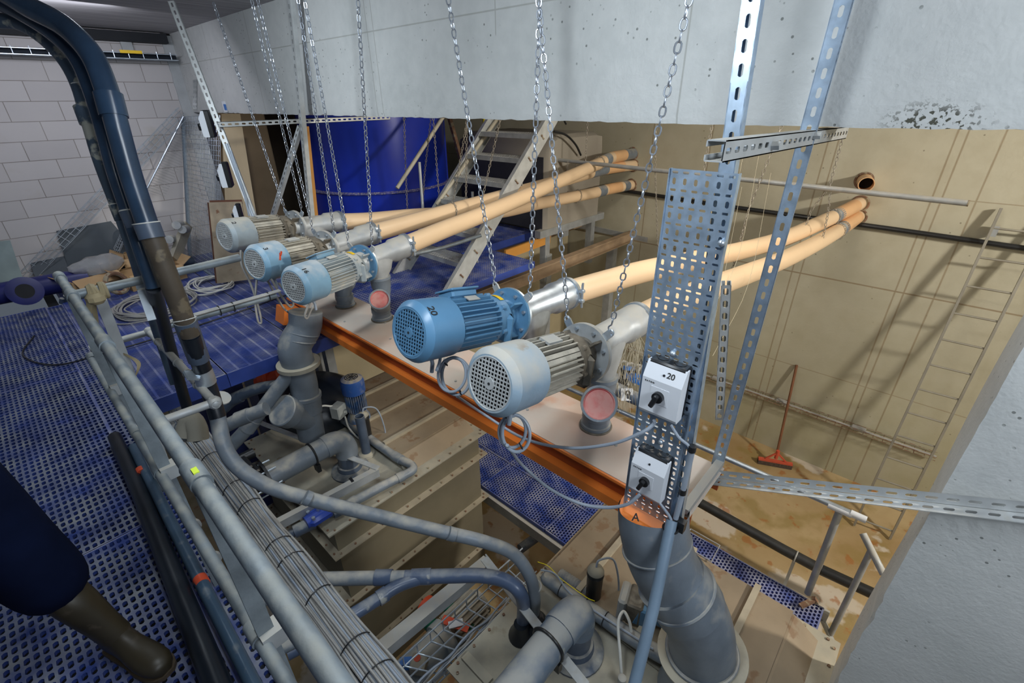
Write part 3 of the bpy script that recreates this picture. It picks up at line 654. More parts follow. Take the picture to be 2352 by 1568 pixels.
mots = [  # y, z flange, tilt (rise of fan end), scale, kind
    ('gear_motor', 'dusty bright grey-blue rusting motor nearest the camera, right of the blue motor marked 20', 'mold', 'fins_old', 'grime', 'old', None, False, (1.60, 1.04, -1.045), .222, 1.04, .03),
    ('gear_motor', 'clean mid-blue motor marked 20, second nearest the camera', 'mblue', 'mblue', 'mblue', 'blue', '20', True, (1.59, 1.50, -.985), .222, 1.04, .04),
    ('gear_motor', 'light blue motor marked 16 hanging in the middle of the row', 'mlblue', 'mgrey', 'mgrey', 'blue', '16', True, (1.70, 3.08, -1.07), .05, 1.02, .29),
    ('gear_motor', 'blue-grey motor with red scratches, between the motors marked 2 and 16', 'mlblue', 'fins_old', 'grime', 'old', '3', False, (1.66, 3.55, -1.035), .09, 1.02, .29),
    ('gear_motor', 'dusty grey-green motor marked 2, farthest of the hanging motors', 'mgrey', 'fins_old', 'grime', 'old', '2', False, (1.69, 4.10, -.955), .098, 1.0, .23)]
MW = []
for k, (nm, lb, pa, fi, ge, kd, num, yl, loc, tilt, sc, yaw) in enumerate(mots):
    m_ = make_motor(nm, lb, pa, fi, ge, kd, num, yl, 1)
    m_.location = loc; m_.rotation_euler = (0, tilt, yaw); m_.scale = (sc, sc, sc)
    MW.append(Matrix.Translation(loc)@Euler((0, tilt, yaw)).to_matrix().to_4x4()@Matrix.Scale(sc, 4))
# ---------------------------------------------------------------- galvanised outlet pipes with their hoppers
def outlet(label, y, z0, z1, m, zc, wye=None, xv=1.80, elbow=False):
    o = thing('outlet_pipe', (1.62, y, z0-.08), label, 'pipe', 'outlet pipes on the orange channel')
    A = Vector((1.612, y, z0)); Bp = Vector((2.12, y, z1)); d = (Bp-A).normalized()
    MB().tube([A, A+d*.34, A+d*.36, A+d*.5], [.076, .076, .09, .09], 28).build('horizontal_pipe', m, o)
    cl = MB().lathe(A+d*.478, d, [(0, .091), (.001, .097), (.026, .097), (.027, .091)], 32)
    for s in (-1, 1):
        c = A+d*.492-Y*.105+Z*(s*.03+.01); cl.box(c, (.03, .03, .02), None, .004).cyl(c-Z*.03, c+Z*.04, .006, 8)
    cl.cyl(A+d*.492-Y*.108-Z*.06, A+d*.492-Y*.108+Z*.09, .007, 8)
    cl.build('band_clamp', 'galv', o)
    zt = z0+(z1-z0)*(xv-1.612)/.5
    # hopper: box mouth under the horizontal pipe tapering to a round spigot
    def sq(cx, cz, hx, hy, n=24, p=4.):
        r = []
        for i in range(n):
            a = 2*PI*i/n; c, s = math.cos(a), math.sin(a); k = (abs(c)**p+abs(s)**p)**(-1/p); r.append(Vector((cx+hx*c*k, y+hy*s*k, cz)))
        return r
    MB().loft([sq(xv-.01, zt+.01, .11, .074), sq(xv-.005, zt-.045, .112, .077), sq(xv, zt-.10, .095, .075, p=3), sq(xv, zc+.02, .066, .066, p=2), sq(xv, zc-.04, .064, .064, p=2)]).build('hopper', m, o, ang=50)
    MB().lathe((xv, y, zc+.02), -Z, [(0, .066), (.002, .080), (.012, .082), (.022, .082), (.03, .076), (.09, .074)], 28).build('socket_collar', 'pvc', o)
    body = MB()
    xb = xv-.06 if elbow else xv-.04
    if zc-.06 > ZT+.1:
        body.tube([(xv, y, zc-.05), (xv, y, zc-.10), (xb, y-.01, ZT+.14), (xb, y-.01, ZT+.01)], .068, 24, smooth=4).build('drop_pipe', 'pvc', o)
    MB().lathe((xb, y-.01, ZT+.105), -Z, [(0, .069), (.002, .075), (.04, .075), (.045, .071), (.075, .071), (.078, .079), (.1, .08), (.1045, .07)], 28).build('base_socket', 'pvc', o)
    MB().ring((xb, y-.01, ZT+.006), Z, .082, .006, 28, 8).build('base_sealant', 'grime', o)
    if wye:
        cc, ce = wye; MB().tube([cc, ce], [.066, .070], 26).build('branch', 'pvc', o)
        dd = (Vector(ce)-Vector(cc)).normalized()
        MB().lathe(Vector(ce)-dd*.06, dd, [(0, .07), (.002, .077), (.07, .079), (.074, .078), (.074, .068), (.06, .068)], 28, False).build('branch_socket', 'pvc', o)
        MB().lathe(Vector(ce)+dd*.002, dd, [(0, .069), (.006, .069), (.007, .064), (.002, .06), (.002, .001)], 28).build('red_cap', 'red', o)
    return o
def wy_(x, y, zc, u, v, d):  # branch from pipe axis towards a capped end seen at u,v
    return (Vector((x, y, zc)), P(u, v, d=d))
outlet('dusty outlet pipe nearest the camera with a red-capped branch', 1.04, -1.035, -1.05, 'galv_d', -1.27, wy_(1.78, 1.03, -1.44, 1376, 927, 1.99), 1.80)
outlet('bright galvanised outlet pipe behind the clean blue motor', 1.50, -.99, -1.02, 'galv', -1.24, None, 1.78, True)
outlet('grey outlet pipe with a red-capped branch behind the light blue motor', 3.08, -1.065, -1.02, 'galv_d', -1.22, wy_(1.80, 3.07, -1.45, 872, 688, 3.48), 1.83)
outlet('grey outlet pipe of the scratched motor, second from the far end', 3.55, -1.03, -1.0, 'galv_d', -1.25, None, 1.80, True)
outlet('grey outlet pipe of the farthest motor marked 2', 4.10, -.95, -.985, 'galv_d', -1.2, None, 1.84, True)
# ---------------------------------------------------------------- cream pipes through to the far wall
def cream(label, A, Bw, px, seams=(), chains=(), kink=None):
    o = thing('cream_pipe', A, label, 'pipe', 'cream plastic pipes running to the far wall')
    pts = [Vector(A)]+[Pv(u, v, A, Bw) for u, v in px]+[Vector(Bw)+Vector((.1, 0, .0))]
    sp = spline(pts, 10); MB().tube(sp, .075, 24).build('pipe_run', 'cream', o)
    for (f0, f1, m) in seams:
        i0, i1 = int(f0*(len(sp)-1)), int(f1*(len(sp)-1)); MB().tube(sp[i0:i1+1], .0765, 24).build('sleeve' if m != 'pvc' else 'grey_joint', m, o)
    b = MB().ring(sp[-1]+Vector((-.1, 0, 0)), X, .085, .012, 24, 8); b.build('wall_collar', 'rust', o)
    return sp
S1 = cream('upper cream pipe from the light blue motor, crossing over its neighbours', (2.10, 3.08, -1.02), P(1453, 353, x=XF), [(1020, 527), (1090, 500), (1190, 458), (1280, 418), (1370, 378), (1405, 362)], ((.86, .93, 'cream2'), (.93, 1, 'pvc'), (.78, .84, 'pvc')))
S2 = cream('middle cream pipe from the scratched motor, passing under the upper one', (2.09, 3.55, -1.0), P(1455, 380, x=XF), [(940, 512), (1060, 478), (1180, 445), (1300, 412), (1390, 388)], ((.84, .92, 'cream2'), (.78, .84, 'pvc')))
S3 = cream('lowest left cream pipe from the farthest motor', (2.13, 4.10, -.99), P(1450, 425, x=XF), [(860, 505), (980, 494), (1140, 487), (1238, 467), (1354, 445), (1400, 434)], ((.84, .92, 'cream2'), (.76, .82, 'pvc'), (.93, .97, 'pvc')))
S4 = cream('upper right cream pipe from the clean blue motor', (2.10, 1.50, -1.02), P(1975, 468, x=XF), [(1400, 645), (1500, 618), (1700, 576), (1800, 548), (1870, 518), (1920, 495)], ((.86, .97, 'cream2'), (.84, .875, 'pvc')))
S5 = cream('lower right cream pipe from the nearest motor', (2.10, 1.04, -1.05), P(1970, 498, x=XF), [(1560, 688), (1700, 635), (1800, 596), (1880, 556), (1930, 526)], ((.84, .97, 'cream2'), (.82, .85, 'pvc')))
o = MB().pipe((XF+.02, .79, -.868), (XF-.34, .72, -.86), .075, .008).build('wall_stub_pipe', 'cream2'); tag(o, 'short open cream pipe stub sticking out of the far wall', 'pipe')
MB().cyl((XF-.14, .76, -.864), (XF-.13, .758, -.864), .066).build('dark_bore', 'dark', o)
MB().ring((XF-.004, .79, -.868), X, .085, .012, 24, 8).build('wall_collar', 'rust', o)
# ---------------------------------------------------------------- chains
def chain(name, label, pts, m='chain', L=.034, r=.0028, hook=False, group=None, par=None):
    pts = [Vector(p) for p in pts]; b = MB(); acc = 0; seg = 0; pos = []; tot = 0
    lens = [(pts[i+1]-pts[i]).length for i in range(len(pts)-1)]; T = sum(lens); n = int(T/(L-2*r-.001)); 
    def at(s):
        for i, l in enumerate(lens):
            if s <= l or i == len(lens)-1: return pts[i].lerp(pts[i+1], min(1, s/l)), (pts[i+1]-pts[i]).normalized()
            s -= l
    for k in range(n):
        p, d = at((k+.5)*T/n); u, w = frame(d); a = .35+(PI/2 if k % 2 else 0)+.12*math.sin(k); e = u*math.cos(a)+w*math.sin(a); f = d.cross(e)
        loop = []; R = L*.27; h = L/2-R-r
        for i in range(12):
            t = 2*PI*i/12; loop.append(p+e*(math.cos(t)*R)+d*((math.sin(t)*R)+(h if math.sin(t) > .01 else -h if math.sin(t) < -.01 else 0)))
        secs = []
        for i in range(12):
            tg = (loop[(i+1) % 12]-loop[i-1]).normalized(); q = tg.cross(f).normalized(); secs.append([loop[i]+(q*math.cos(z)+f*math.sin(z))*r for z in [2*PI*j/6 for j in range(6)]])
        o_ = len(b.v); b.v += [tuple(v) for s in secs for v in s]
        for i in range(12):
            for j in range(6): b.f.append((o_+i*6+j, o_+((i+1) % 12)*6+j, o_+((i+1) % 12)*6+(j+1) % 6, o_+i*6+(j+1) % 6))
    o = b.build(name, m, par)
    if label: tag(o, label, 'chain', group)
    if hook:
        p = pts[0]; d = (pts[1]-pts[0]).normalized(); q = MB().tube([p+d*.0, p-d*.015+Y*.012, p-d*.03+Y*.006, p-d*.04-Y*.008, p-d*.058-Y*.004, p-d*.062+Y*.010, p-d*.052+Y*.016], .0036, 8, smooth=4)
        q.build('hook', m, o)
    return o
def up_to_ceiling(A, u, v, x):
    T = P(u, v, x=x); d = T-A; return A+d*((ZC-A.z)/d.z)
cl = [((640, 480), (488, 0), 'left chain of the farthest motor marked 2', 4.10, 'sil'), ((678, 492), (578, 0), 'right chain of the farthest motor marked 2', 4.1, ''),
      ((705, 520), (592, 0), 'left chain of the scratched blue-grey motor', 3.55, ''), ((748, 540), (685, 0), 'right chain of the scratched blue-grey motor', 3.55, ''),
      ((787, 558), (700, 0), 'left chain of the light blue motor marked 16', 3.08, ''), ((838, 560), (822, 0), 'right chain of the light blue motor, hanging almost straight', 3.08, ''),
      ((1118, 640), (1030, 0), 'left chain of the clean blue motor marked 20', 1.5, ''), ((1177, 678), (1240, 0), 'right chain of the clean blue motor, leaning right', 1.5, ''),
      ((1288, 712), (1237, 0), 'left chain of the dusty nearest motor', 1.04, ''), ((1367, 742), (1583, 0), 'right chain of the nearest motor, slanting up beside the perforated plate', 1.04, '')]
for i_, (a, t, lb, my, _) in enumerate(cl):
    aa_ = PI/2-(.72 if i_ % 2 == 0 else -.72)
    A = MW[4-i_//2 if i_ < 6 else (1 if i_ < 8 else 0)]@Vector((.008, math.cos(aa_)*.17, math.sin(aa_)*.17))+Z*.04; chain('hanging_chain', lb, [A, up_to_ceiling(A, t[0], t[1], 1.64)], hook=True, group='chains holding the hanging motors', L=.038, r=.0032)
# overhead pipe rod and the slack chains round the cream pipes
rod = tag(MB().tube([P(1272, 366, x=5.3), P(2225, 467, x=5.3)], .024, 14).build('overhead_pipe', 'galv_d'), 'long thin rusty pipe hanging level in front of the far wall', 'pipe')
MB().pipe(P(2222, 466.6, x=5.3), P(2226, 467.1, x=5.3), .025, .004).build('open_end', 'rust', rod)
oc = [((1905, 430), (1940, 300), 5.3, 'chain dropping from the right end of the slotted cross rail'), ((1505, 390), (1507, 290), 5.3, 'dark chain reaching the overhead pipe from above, left of the perforated plate'), ((1595, 520), (1635, 290), 4.6, 'dusty chain crossing left behind the perforated plate'),
      ((1345, 372), (1350, 270), 5.3, 'double dusty chain above the end of the upper cream pipes'), ((1720, 480), (1795, 290), 4.2, 'dusty chain running down between plate and slotted strut')]
for (a, t, x, lb) in oc:
    A = P(*a, x=x); T = P(*t, x=x); d = T-A; chain('slack_chain', lb, [A, A+d*((.4-A.z)/d.z)], 'chain_o', .04, .0036, group='dusty chains in the hall')
for (px, x, lb) in (([(1505, 390), (1512, 600)], 5.3, 'dark chain end hanging below the overhead pipe, left of the plate'), ([(1905, 430), (1862, 485), (1850, 520)], 5.3, 'chain looped from the overhead pipe to the upper right cream pipe'), ([(1908, 430), (1900, 500), (1888, 555)], 5.3, 'chain looped from the overhead pipe to the lower right cream pipe'),
                    ([(1720, 480), (1690, 590), (1672, 660)], 4.2, 'chain end tied to the right cream pipes beside the plate'), ([(928, 270), (932, 400), (936, 488)], 3.4, 'chain hanging in front of the blue tank, left one'), ([(990, 270), (975, 400), (970, 485)], 3.6, 'chain hanging in front of the blue tank, middle one'),
                    ([(995, 270), (1003, 380), (1010, 470)], 3.6, 'chain hanging in front of the blue tank, right one'), ([(1075, 262), (1052, 400), (1038, 475)], 3.2, 'chain slanting left beside the stair handrail'), ([(1150, 270), (1125, 380), (1100, 490)], 3.2, 'chain slanting from the stair top to the front cream pipe'),
                    ([(1072, 262), (1070, 470)], 3.3, 'short chain hanging in front of the stair stringer'), ([(1278, 365), (1282, 420), (1284, 470)], 4.6, 'chain loop near the left end of the overhead pipe'), ([(1305, 370), (1302, 395), (1318, 392), (1325, 378)], 5.2, 'short chain knot wrapped on the overhead pipe')):
    chain('slack_chain', lb, [P(u, v, x=x) for u, v in px], 'chain_o', .036, .003, group='dusty chains in the hall')
for (sp, f, lb) in ((S1, .74, 'chain loop round the upper cream pipe'), (S4, .83, 'chain loop round the upper right cream pipe'), (S5, .8, 'chain loop round the lower right cream pipe'), (S3, .68, 'chain loop round the lowest cream pipe'), (S2, .30, 'chain loop round the middle cream pipe above the stair foot')):
    i = int(f*(len(sp)-1)); c = sp[i]; d = (sp[i+1]-sp[i]).normalized(); u, w = frame(d)
    chain('pipe_chain_loop', lb, [c+(u*math.cos(a)+w*math.sin(a))*.083+d*.02*math.sin(a) for a in [2*PI*k/16 for k in range(17)]], 'chain_o', .03, .0028, group='chain loops round cream pipes')
# ================================================================ slotted struts
def strut(mb, a, b_, w=.048, h=.03, nrm=-X, pitch=.052, t=.003, sl=.030, sw=.013, open_=True):
    """slotted C rail from a to b_: face with slots looks along nrm"""
    a = Vector(a); b_ = Vector(b_); d = (b_-a); L = d.length; d.normalize(); nrm = Vector(nrm); nrm = (nrm-d*nrm.dot(d)).normalized(); s = d.cross(nrm)
    n = max(1, int(L/pitch)); p = L/n
    mb.sheet(a-s*w/2+nrm*h/2, d, s, n, 1, p, w, sl, sw, t, nrm)
    for k in (-1, 1):
        mb.bar(a+s*k*(w/2-t/2), b_+s*k*(w/2-t/2), t, h, nrm); mb.bar(a+s*k*(w/2-.008)-nrm*h/2, b_+s*k*(w/2-.008)-nrm*h/2, .012, t, nrm)
    return mb
def post_to_ceiling(A, T): A = Vector(A); T = Vector(T); d = T-A; return A+d*((ZC-A.z)/d.z)
A = P(1647, 1068, x=1.90); B_ = post_to_ceiling(A, P(1940, -2, x=1.90))
o = tag(strut(MB(), A, B_, .05, .03, (-1, -.15, 0)).build('slotted_strut', 'strut', smooth=False), 'blue-tinted slotted strut from ceiling to the near end of the orange channel', 'strut')
A = P(1548, 1235, x=1.42); B_ = post_to_ceiling(P(1668, 480, x=1.44), P(1735, 0, x=1.44))
o1 = tag(strut(MB(), A, B_, .045, .03, -X).build('slotted_strut', 'strut', smooth=False), 'blue-tinted slotted strut carrying the large perforated plate', 'strut')
o = strut(MB(), (1.10, .41, -.105), (2.44, .41, -.135), .045, .04, -Y).build('cross_rail', 'galv_d', smooth=False); tag(o, 'level slotted rail bolted across the two blue-tinted struts, below the beam', 'rail')
for x in (1.44, 1.88): MB().cyl((x, .37, -.115), (x, .46, -.12), .012, 6).build('bolt', 'galv_d', o)
o = strut(MB(), P(1652, 958, x=1.93), P(1668, 650, x=1.75), .035, .035, -X-Y*.4, sl=.032, sw=.018).build('slotted_strut', 'strut_w', smooth=False); tag(o, 'dull slotted bar hanging behind the perforated plate', 'strut')
A = P(1640, 1090, x=1.86); Bq = Vector((1.985, -.62, A.z+(P(2352, 1165, x=1.97).z-A.z)*1.12))
o = MB().sheet(A+Vector((-.01, 0, -.01)), Bq-A, Vector((0, 0, 1)), 20, 1, (Bq-A).length/20, .045, .034, .013, .003, -X)
dd = (Bq-A).normalized(); o.sheet(A+Vector((-.01, 0, -.012)), Bq-A, (-1, 0, -.25), 20, 1, (Bq-A).length/20, .042, .03, .013, .003, Z)
o = o.build('angle_brace', 'strut_w', smooth=False); tag(o, 'pale slotted angle running from the channel end to the right concrete pillar', 'brace')
MB().cyl(P(1643, 1103, x=1.84), P(1650, 1098, x=1.9), .014, 6).cyl(P(1628, 1095, x=1.83), P(1636, 1092, x=1.89), .012, 6).build('bolts', 'galv', o)
tag(MB().bar((1.50, .425, ZT+.02), (1.90, .425, ZT+.02), .035, .03).build('end_rail', 'galv_d', smooth=False), 'short galvanised rail across the near end of the orange channel plate', 'rail')
# perforated plate
UX = (P(1700, 400, x=1.40)-P(1540, 385, x=1.40)).normalized()
pl_ = tag(MB().build, '', '') if False else None
b = MB(); top = P(1540, 386, x=1.395); lft = [P(1540, 386, x=1.395), P(1500, 800, x=1.395), P(1478, 1010, x=1.395)]
h = 1.40; w = .198
for j in range(int(h/.05)):
    c = Vector((1.395, top.y, top.z-.05*(j+1)))
    off = 0 if j < 15 else 0
    b.sheet(c, -Y, Z, 6, 1, w/6, .030, .011, .019, .003, -X); b.sheet(c+Z*.030, -Y, Z, 6, 1, w/6, .020, .019, .0075, .003, -X)
for yy in (top.y, top.y-w): b.bar((1.4, yy, top.z), (1.4, yy, top.z-h), .003, .022, X)
pp = b.build('perforated_plate', 'strut', smooth=False); tag(pp, 'tall perforated cable plate on the near strut carrying the two switch boxes', 'plate')
for (u, v) in ((1657, 558), (1545, 812), (1517, 1015)): MB().sphere(P(u, v, x=1.388), .011, 12).build('bolt_head', 'galv', pp)
def switch_box(label, C, sc, logo, mark, group, facing=-X, side=-Y):
    """C = centre of the white front; face looks along facing"""
    C = Vector(C); f = Vector(facing).normalized(); s = Vector(side).normalized(); up = s.cross(f)*-1 if s.cross(f).z < 0 else s.cross(f)
    o = thing('switch_box', C, label, 'switch', group); W, H, D = .135*sc, .19*sc, .045*sc
    R = Matrix((s, up, f)).transposed()
    MB().box(C-f*(D*.5+.03*sc), (W*.97, H*1.04, .055*sc), R, .006).build('black_base', 'black', o)
    def q(a, b_, c): return C+s*a+up*b_+f*c
    x0, x1 = -W/2, W/2
    sec = [[q(x, -H/2, -D), q(x, -H/2, -.006*sc), q(x, -H/2+.012*sc, 0), q(x, H/2-.052*sc, 0), q(x, H/2, -.028*sc), q(x, H/2, -D)] for x in (x0, x1)]
    MB().loft(sec).build('white_cover', 'white', o, smooth=False); wc = [c for c in o.children if c.name.startswith('white_cover')][0]
    for dx in (-.03, .03): MB().lathe(q(dx*sc, H*.515, -.058*sc), up, [(0, .019*sc), (.003, .019*sc), (.003, .016*sc), (.001, .016*sc)], 20).build('knockout', 'black', o)
    MB().box(q(-.002, -.012*sc, .0006), (.062*sc, .062*sc, .0012), R).build('dial_plate', 'white', wc, smooth=False)
    k = MB().cyl(q(-.002, -.012*sc, 0), q(-.002, -.012*sc, .016*sc), .019*sc, 20); k.box(q(-.008*sc, -.022*sc, .022*sc), (.016*sc, .052*sc, .018*sc), R@Matrix.Rotation(-.35, 3, 'Z'), .003); k.build('rotary_knob', 'black', wc)
    MB().cyl(q(0, H/2-.032*sc, -.014*sc), q(0, H/2-.030*sc, -.008*sc), .004*sc, 10).build('cover_screw', 'dark', wc)
    if logo: text('E A T O N', .0075*sc, q(-W*.30, H/2-.064*sc, .0003), s, up, 'ink', wc, 'maker_lettering')
    if mark: text(mark, .027*sc, q(.022*sc, H/2-.028*sc, -.0125*sc), s, up*1.0+f*-.50, 'ink', wc, 'number_marking')
    text('OFF', .006*sc, q(-.030*sc, .006*sc, .0014), s, up, 'ink', o, 'dial_lettering') if False else None
    return o
def mid(pts): return sum(pts, Vector())/len(pts)
switch_box('upper large white switch box with black rotary knob, marked 20, on the perforated plate', (1.325, .535, -.905), 1.05, 1, '20', 'white rotary switch boxes')
switch_box('lower large white switch box with black rotary knob, unmarked, on the perforated plate', (1.325, .535, -1.295), 1.0, 1, None, 'white rotary switch boxes')
# pole and conduit below the plate
pt = P(1545, 1192, x=1.36)
o = thing('support_pole', P(1450, 1600, x=1.2), 'blue-grey plastic pole below the switch boxes, clamped to the perforated plate', 'pole')
MB().tube([P(1543, 1195, x=1.37), P(1500, 1400, d=1.77), P(1440, 1640, d=1.70)], [.022, .022, .022], 18).build('pole', mat('blue_grey_pole', (.17, .24, .32), .4, 0, .12, 8, GD, .15), o)
b = MB().ring(P(1540, 1213, x=1.36), P(1543, 1195, x=1.37)-P(1500, 1400, x=1.3), .027, .006, 20, 8).box(P(1562, 1205, x=1.39), (.03, .04, .05)); b.build('black_clamp', 'black', o)
o = thing('conduit_tube', P(1580, 1130, x=1.39), 'thin grey conduit tube behind the lower switch box', 'conduit')
MB().tube([P(1590, 1035, x=1.385), P(1568, 1130, x=1.385), P(1552, 1190, x=1.385)], .0105, 12).build('tube', 'cable', o)
b = MB()
for (u, v) in ((1590, 1030), (1568, 1128)): b.lathe(P(u, v, x=1.385), Z, [(-.012, .014), (.012, .014)], 14)
b.split('end_sleeve', 'black', o)
# ---------------------------------------------------------------- cables with coils under the motors
def coil(label, c, R, feed, r=.007, turns=3, seed=1):
    random.seed(seed); o = thing('cable_coil', c, label, 'cable'); c = Vector(c); u, w = RT, -DN
    pts = []
    for k in range(turns*18+1):
        a = PI/2+2*PI*k/18; rr = R*(1+.08*math.sin(k*.35+seed)); pts.append(c+(u*math.cos(a)*.82+w*math.sin(a)*1.05)*rr+FW*(.012*math.sin(k*.11+seed))+(u*.15-w*.1)*R*math.sin(k*.17))
    MB().tube(pts, r, 8, smooth=2).build('coil_turns', 'cable', o)
    MB().tube(feed, r, 8, smooth=8).build('feed_cable', 'cable', o)
    for a in (2.2, 5.2): MB().ring(c+(u*math.cos(a)*.82+w*math.sin(a))*R, (u*math.sin(a)-w*math.cos(a)), .014, .003, 12, 6).split('black_tie', 'black', o)
    return o
yC = 1.5
coil('coiled grey cable below the clean blue motor, its tail running to the upper switch box', P(1042, 865, y=1.38), .075, [P(1012, 808, y=1.46), P(1010, 830, y=1.42), P(1003, 850, y=1.38)], seed=2)
tag(MB().tube([P(1050, 910, y=1.36), P(1110, 950, x=1.36), P(1200, 1005, x=1.33), P(1300, 1028, x=1.32), P(1400, 1020, x=1.32), P(1470, 995, x=1.33), P(1500, 975, x=1.35), P(1503, 965, x=1.35)], .007, 8, smooth=8).build('switch_cable', 'cable'), 'grey cable sagging from the left coil to the upper switch box', 'cable')
coil('coiled grey cable below the dusty nearest motor, its tail running to the lower switch box', P(1182, 990, y=1.0), .066, [P(1152, 935, y=1.02), P(1152, 945, y=1.0), P(1155, 955, y=1.0)], turns=2, seed=5)
tag(MB().tube([P(1165, 1022, y=.99), P(1200, 1068, x=1.24), P(1260, 1120, x=1.26), P(1330, 1155, x=1.28), P(1390, 1165, x=1.3), P(1440, 1158, x=1.31), P(1470, 1135, x=1.33)], .0072, 8, smooth=8).build('switch_cable', 'cable'), 'grey cable sagging from the nearest motor coil to the lower switch box', 'cable')
tag(MB().tube([P(1540, 975, x=1.37), P(1560, 1005, x=1.37), P(1580, 1022, x=1.38), P(1590, 1040, x=1.385)], .006, 8, smooth=6).build('link_cable', 'cable'), 'short dark cable from the upper switch box down to the conduit tube', 'cable')
tag(MB().tube([P(1515, 1155, x=1.36), P(1528, 1172, x=1.36), P(1540, 1190, x=1.37), P(1542, 1205, x=1.37)], .006, 8, smooth=6).build('link_cable', 'cable'), 'short cable from the lower switch box into the pole top', 'cable')
for k, (lb, px) in enumerate((('loose cable loop hanging from the farthest motor marked 2', [(553, 575), (556, 610), (575, 650), (592, 700), (600, 735), (598, 742), (592, 735), (586, 690), (590, 640)]), ('cables drooping under the scratched motor towards the light blue motor', [(615, 645), (640, 690), (660, 715), (690, 728), (702, 722), (712, 695)]), ('second drooping cable under the scratched motor', [(622, 640), (650, 685), (668, 705), (672, 690), (640, 650)]), ('cable bunch below the light blue motor marked 16', [(725, 695), (714, 712), (706, 730), (700, 725), (708, 700)]))):
    tag(MB().tube([P(u, v, y=3.6-.15*k) for u, v in px], .008, 8, smooth=6).build('drooping_cable', 'cable_d'), lb, 'cable', 'drooping cables under the far motors')
#@@TANKS
# ================================================================ square tanks
def make_tank(label):
    t = thing('square_tank', (1.6, 3.35, ZF), label, 'tank', 'khaki panel tanks')
    x0, x1, y0, y1 = .86, 2.34, 2.62, 4.07
    MB().box(((x0+x1)/2, (y0+y1)/2, (ZF-2.79)/2), (x1-x0, y1-y0, -2.79-ZF)).build('body', 'tank', t, smooth=False)
    for z, ov in ((-2.785, .06), (-3.04, .06), (-3.6, .055), (-4.28, .05)):
        b = MB()
        if z > -2.8: b.box(((x0+x1)/2, (y0+y1)/2, z), (x1-x0+2*ov, y1-y0+2*ov, .012))
        else:
            for s, yy in ((-1, y0), (1, y1)): b.box(((x0+x1)/2, yy+s*ov/2, z), (x1-x0+2*ov, ov, .010)); b.box(((x0+x1)/2, yy+s*(ov-.004), z-.02), (x1-x0+2*ov, .006, .04)) if z < -3.5 and 0 else None
            for s, xx in ((-1, x0), (1, x1)): b.box((xx+s*ov/2, (y0+y1)/2, z), (ov, y1-y0, .010))
        b.build('top_plate' if z > -2.8 else 'flange_rim', 'tanktop' if z > -2.8 else 'rim', t, smooth=False)
        b = MB(); k = 0; n = 13
        for i in range(n):
            x = x0+(x1-x0)*i/(n-1); b.cyl((x, y0-ov*.6, z+.004), (x, y0-ov*.6, z+.014), .009, 6); b.cyl((x, y1+ov*.6, z+.004), (x, y1+ov*.6, z+.014), .009, 6)
            y = y0+(y1-y0)*i/(n-1); b.cyl((x0-ov*.6, y, z+.004), (x0-ov*.6, y, z+.014), .009, 6); b.cyl((x1+ov*.6, y, z+.004), (x1+ov*.6, y, z+.014), .009, 6)
        b.build('rim_bolts', 'rust', t)['kind'] = 'stuff'
    # raised lid housing with sloped end
    h0, h1 = -2.779, -2.69; a0, a1 = 1.60, 2.33
    sec = [[Vector((x, 2.66, h0)), Vector((x, 2.80, h1)), Vector((x, 4.09, h1)), Vector((x, 4.09, h0))] for x in (a0, a1)]
    MB().loft(sec).build('lid_housing', 'lid', t, smooth=False)
    ys_ = [2.80, 3.02, 3.42, 3.82, 4.08]
    for i in range(4):
        MB().box(((a0+a1)/2, (ys_[i]+ys_[i+1])/2, h1+.006), (a1-a0+.02, ys_[i+1]-ys_[i]-.03, .008)).build('lid_panel', 'lid', t, smooth=False)
    for y in ys_[1:4]:
        MB().bar((a0-.01, y, h1+.022), (a1+.03, y, h1+.022), .035, .03).build('lid_rail', 'rim', t, smooth=False)
    MB().bar((a0-.02, 2.70, -2.765), (a0-.02, 4.1, -2.765), .03, .012).bar((a0-.03, 2.68, h0), (a0-.012, 2.80, h1), .03, .008).build('side_bracket', 'tanktop', t, smooth=False)
    b = MB().tube([(a1+.0, 3.42, h1+.03), (a1+.0, 3.30, h1+.03), (a1+.14, 3.30, h1+.05), (a1+.14, 3.5, h1+.05), (a1+.0, 3.5, h1+.03)], .0045, 6)
    b.build('wire_handle', 'galv_d', t)
    return t
t1 = make_tank('upper khaki panel tank with brown lids, behind the long sweeping pipe')
DY = -2.87
t2 = copy_tree(t1); t2.location.y += DY; t2['label'] = 'lower khaki panel tank at the bottom edge, under the thick grey pipe'
ZP = -2.775
def drop_elbow(label, bx, by, run, r=.082, zh=-2.43, m='pvc', cuffs=()):
    o = thing('drop_pipe', (bx, by, ZP), label, 'pipe')
    MB().tube([(bx, by, ZP+.01), (bx, by, zh-.16)], r, 22).build('upright', 'pvc_d', o)
    MB().tube([(bx, by, zh-.17), (bx, by, zh-.10), (bx-.03, by, zh-.03), (bx-.10, by, zh), (bx-.17, by, zh)], r*1.10, 22, smooth=6).build('elbow', m, o)
    MB().tube([(bx-.16, by, zh)]+[Vector(p) for p in run], r, 22).build('run', m, o)
    MB().lathe((bx, by, ZP), Z, [(0, r*1.9), (.014, r*1.9), (.03, r*1.6), (.035, r*1.25), (.07, r*1.15), (.075, r)], 28).build('base_flange', 'pvc_d', o)
    for p in cuffs:
        b = MB().ring(p, X, r+.006, .008, 24, 8); b.box(Vector(p)+Vector((0, -r*.6, -r*1.2)), (.03, .06, .07)); b.build('black_clamp', 'black', o)
    return o
o = drop_elbow('dusty grey elbow pipe dropping onto the upper tank', 1.27, 3.06, [(.62, 3.06, -2.43)], cuffs=[(1.0, 3.06, -2.43)])
fl = MB().lathe((.66, 3.06, -2.43), -X, [(0, .08), (0, .135), (.02, .135), (.02, .08)], 24)
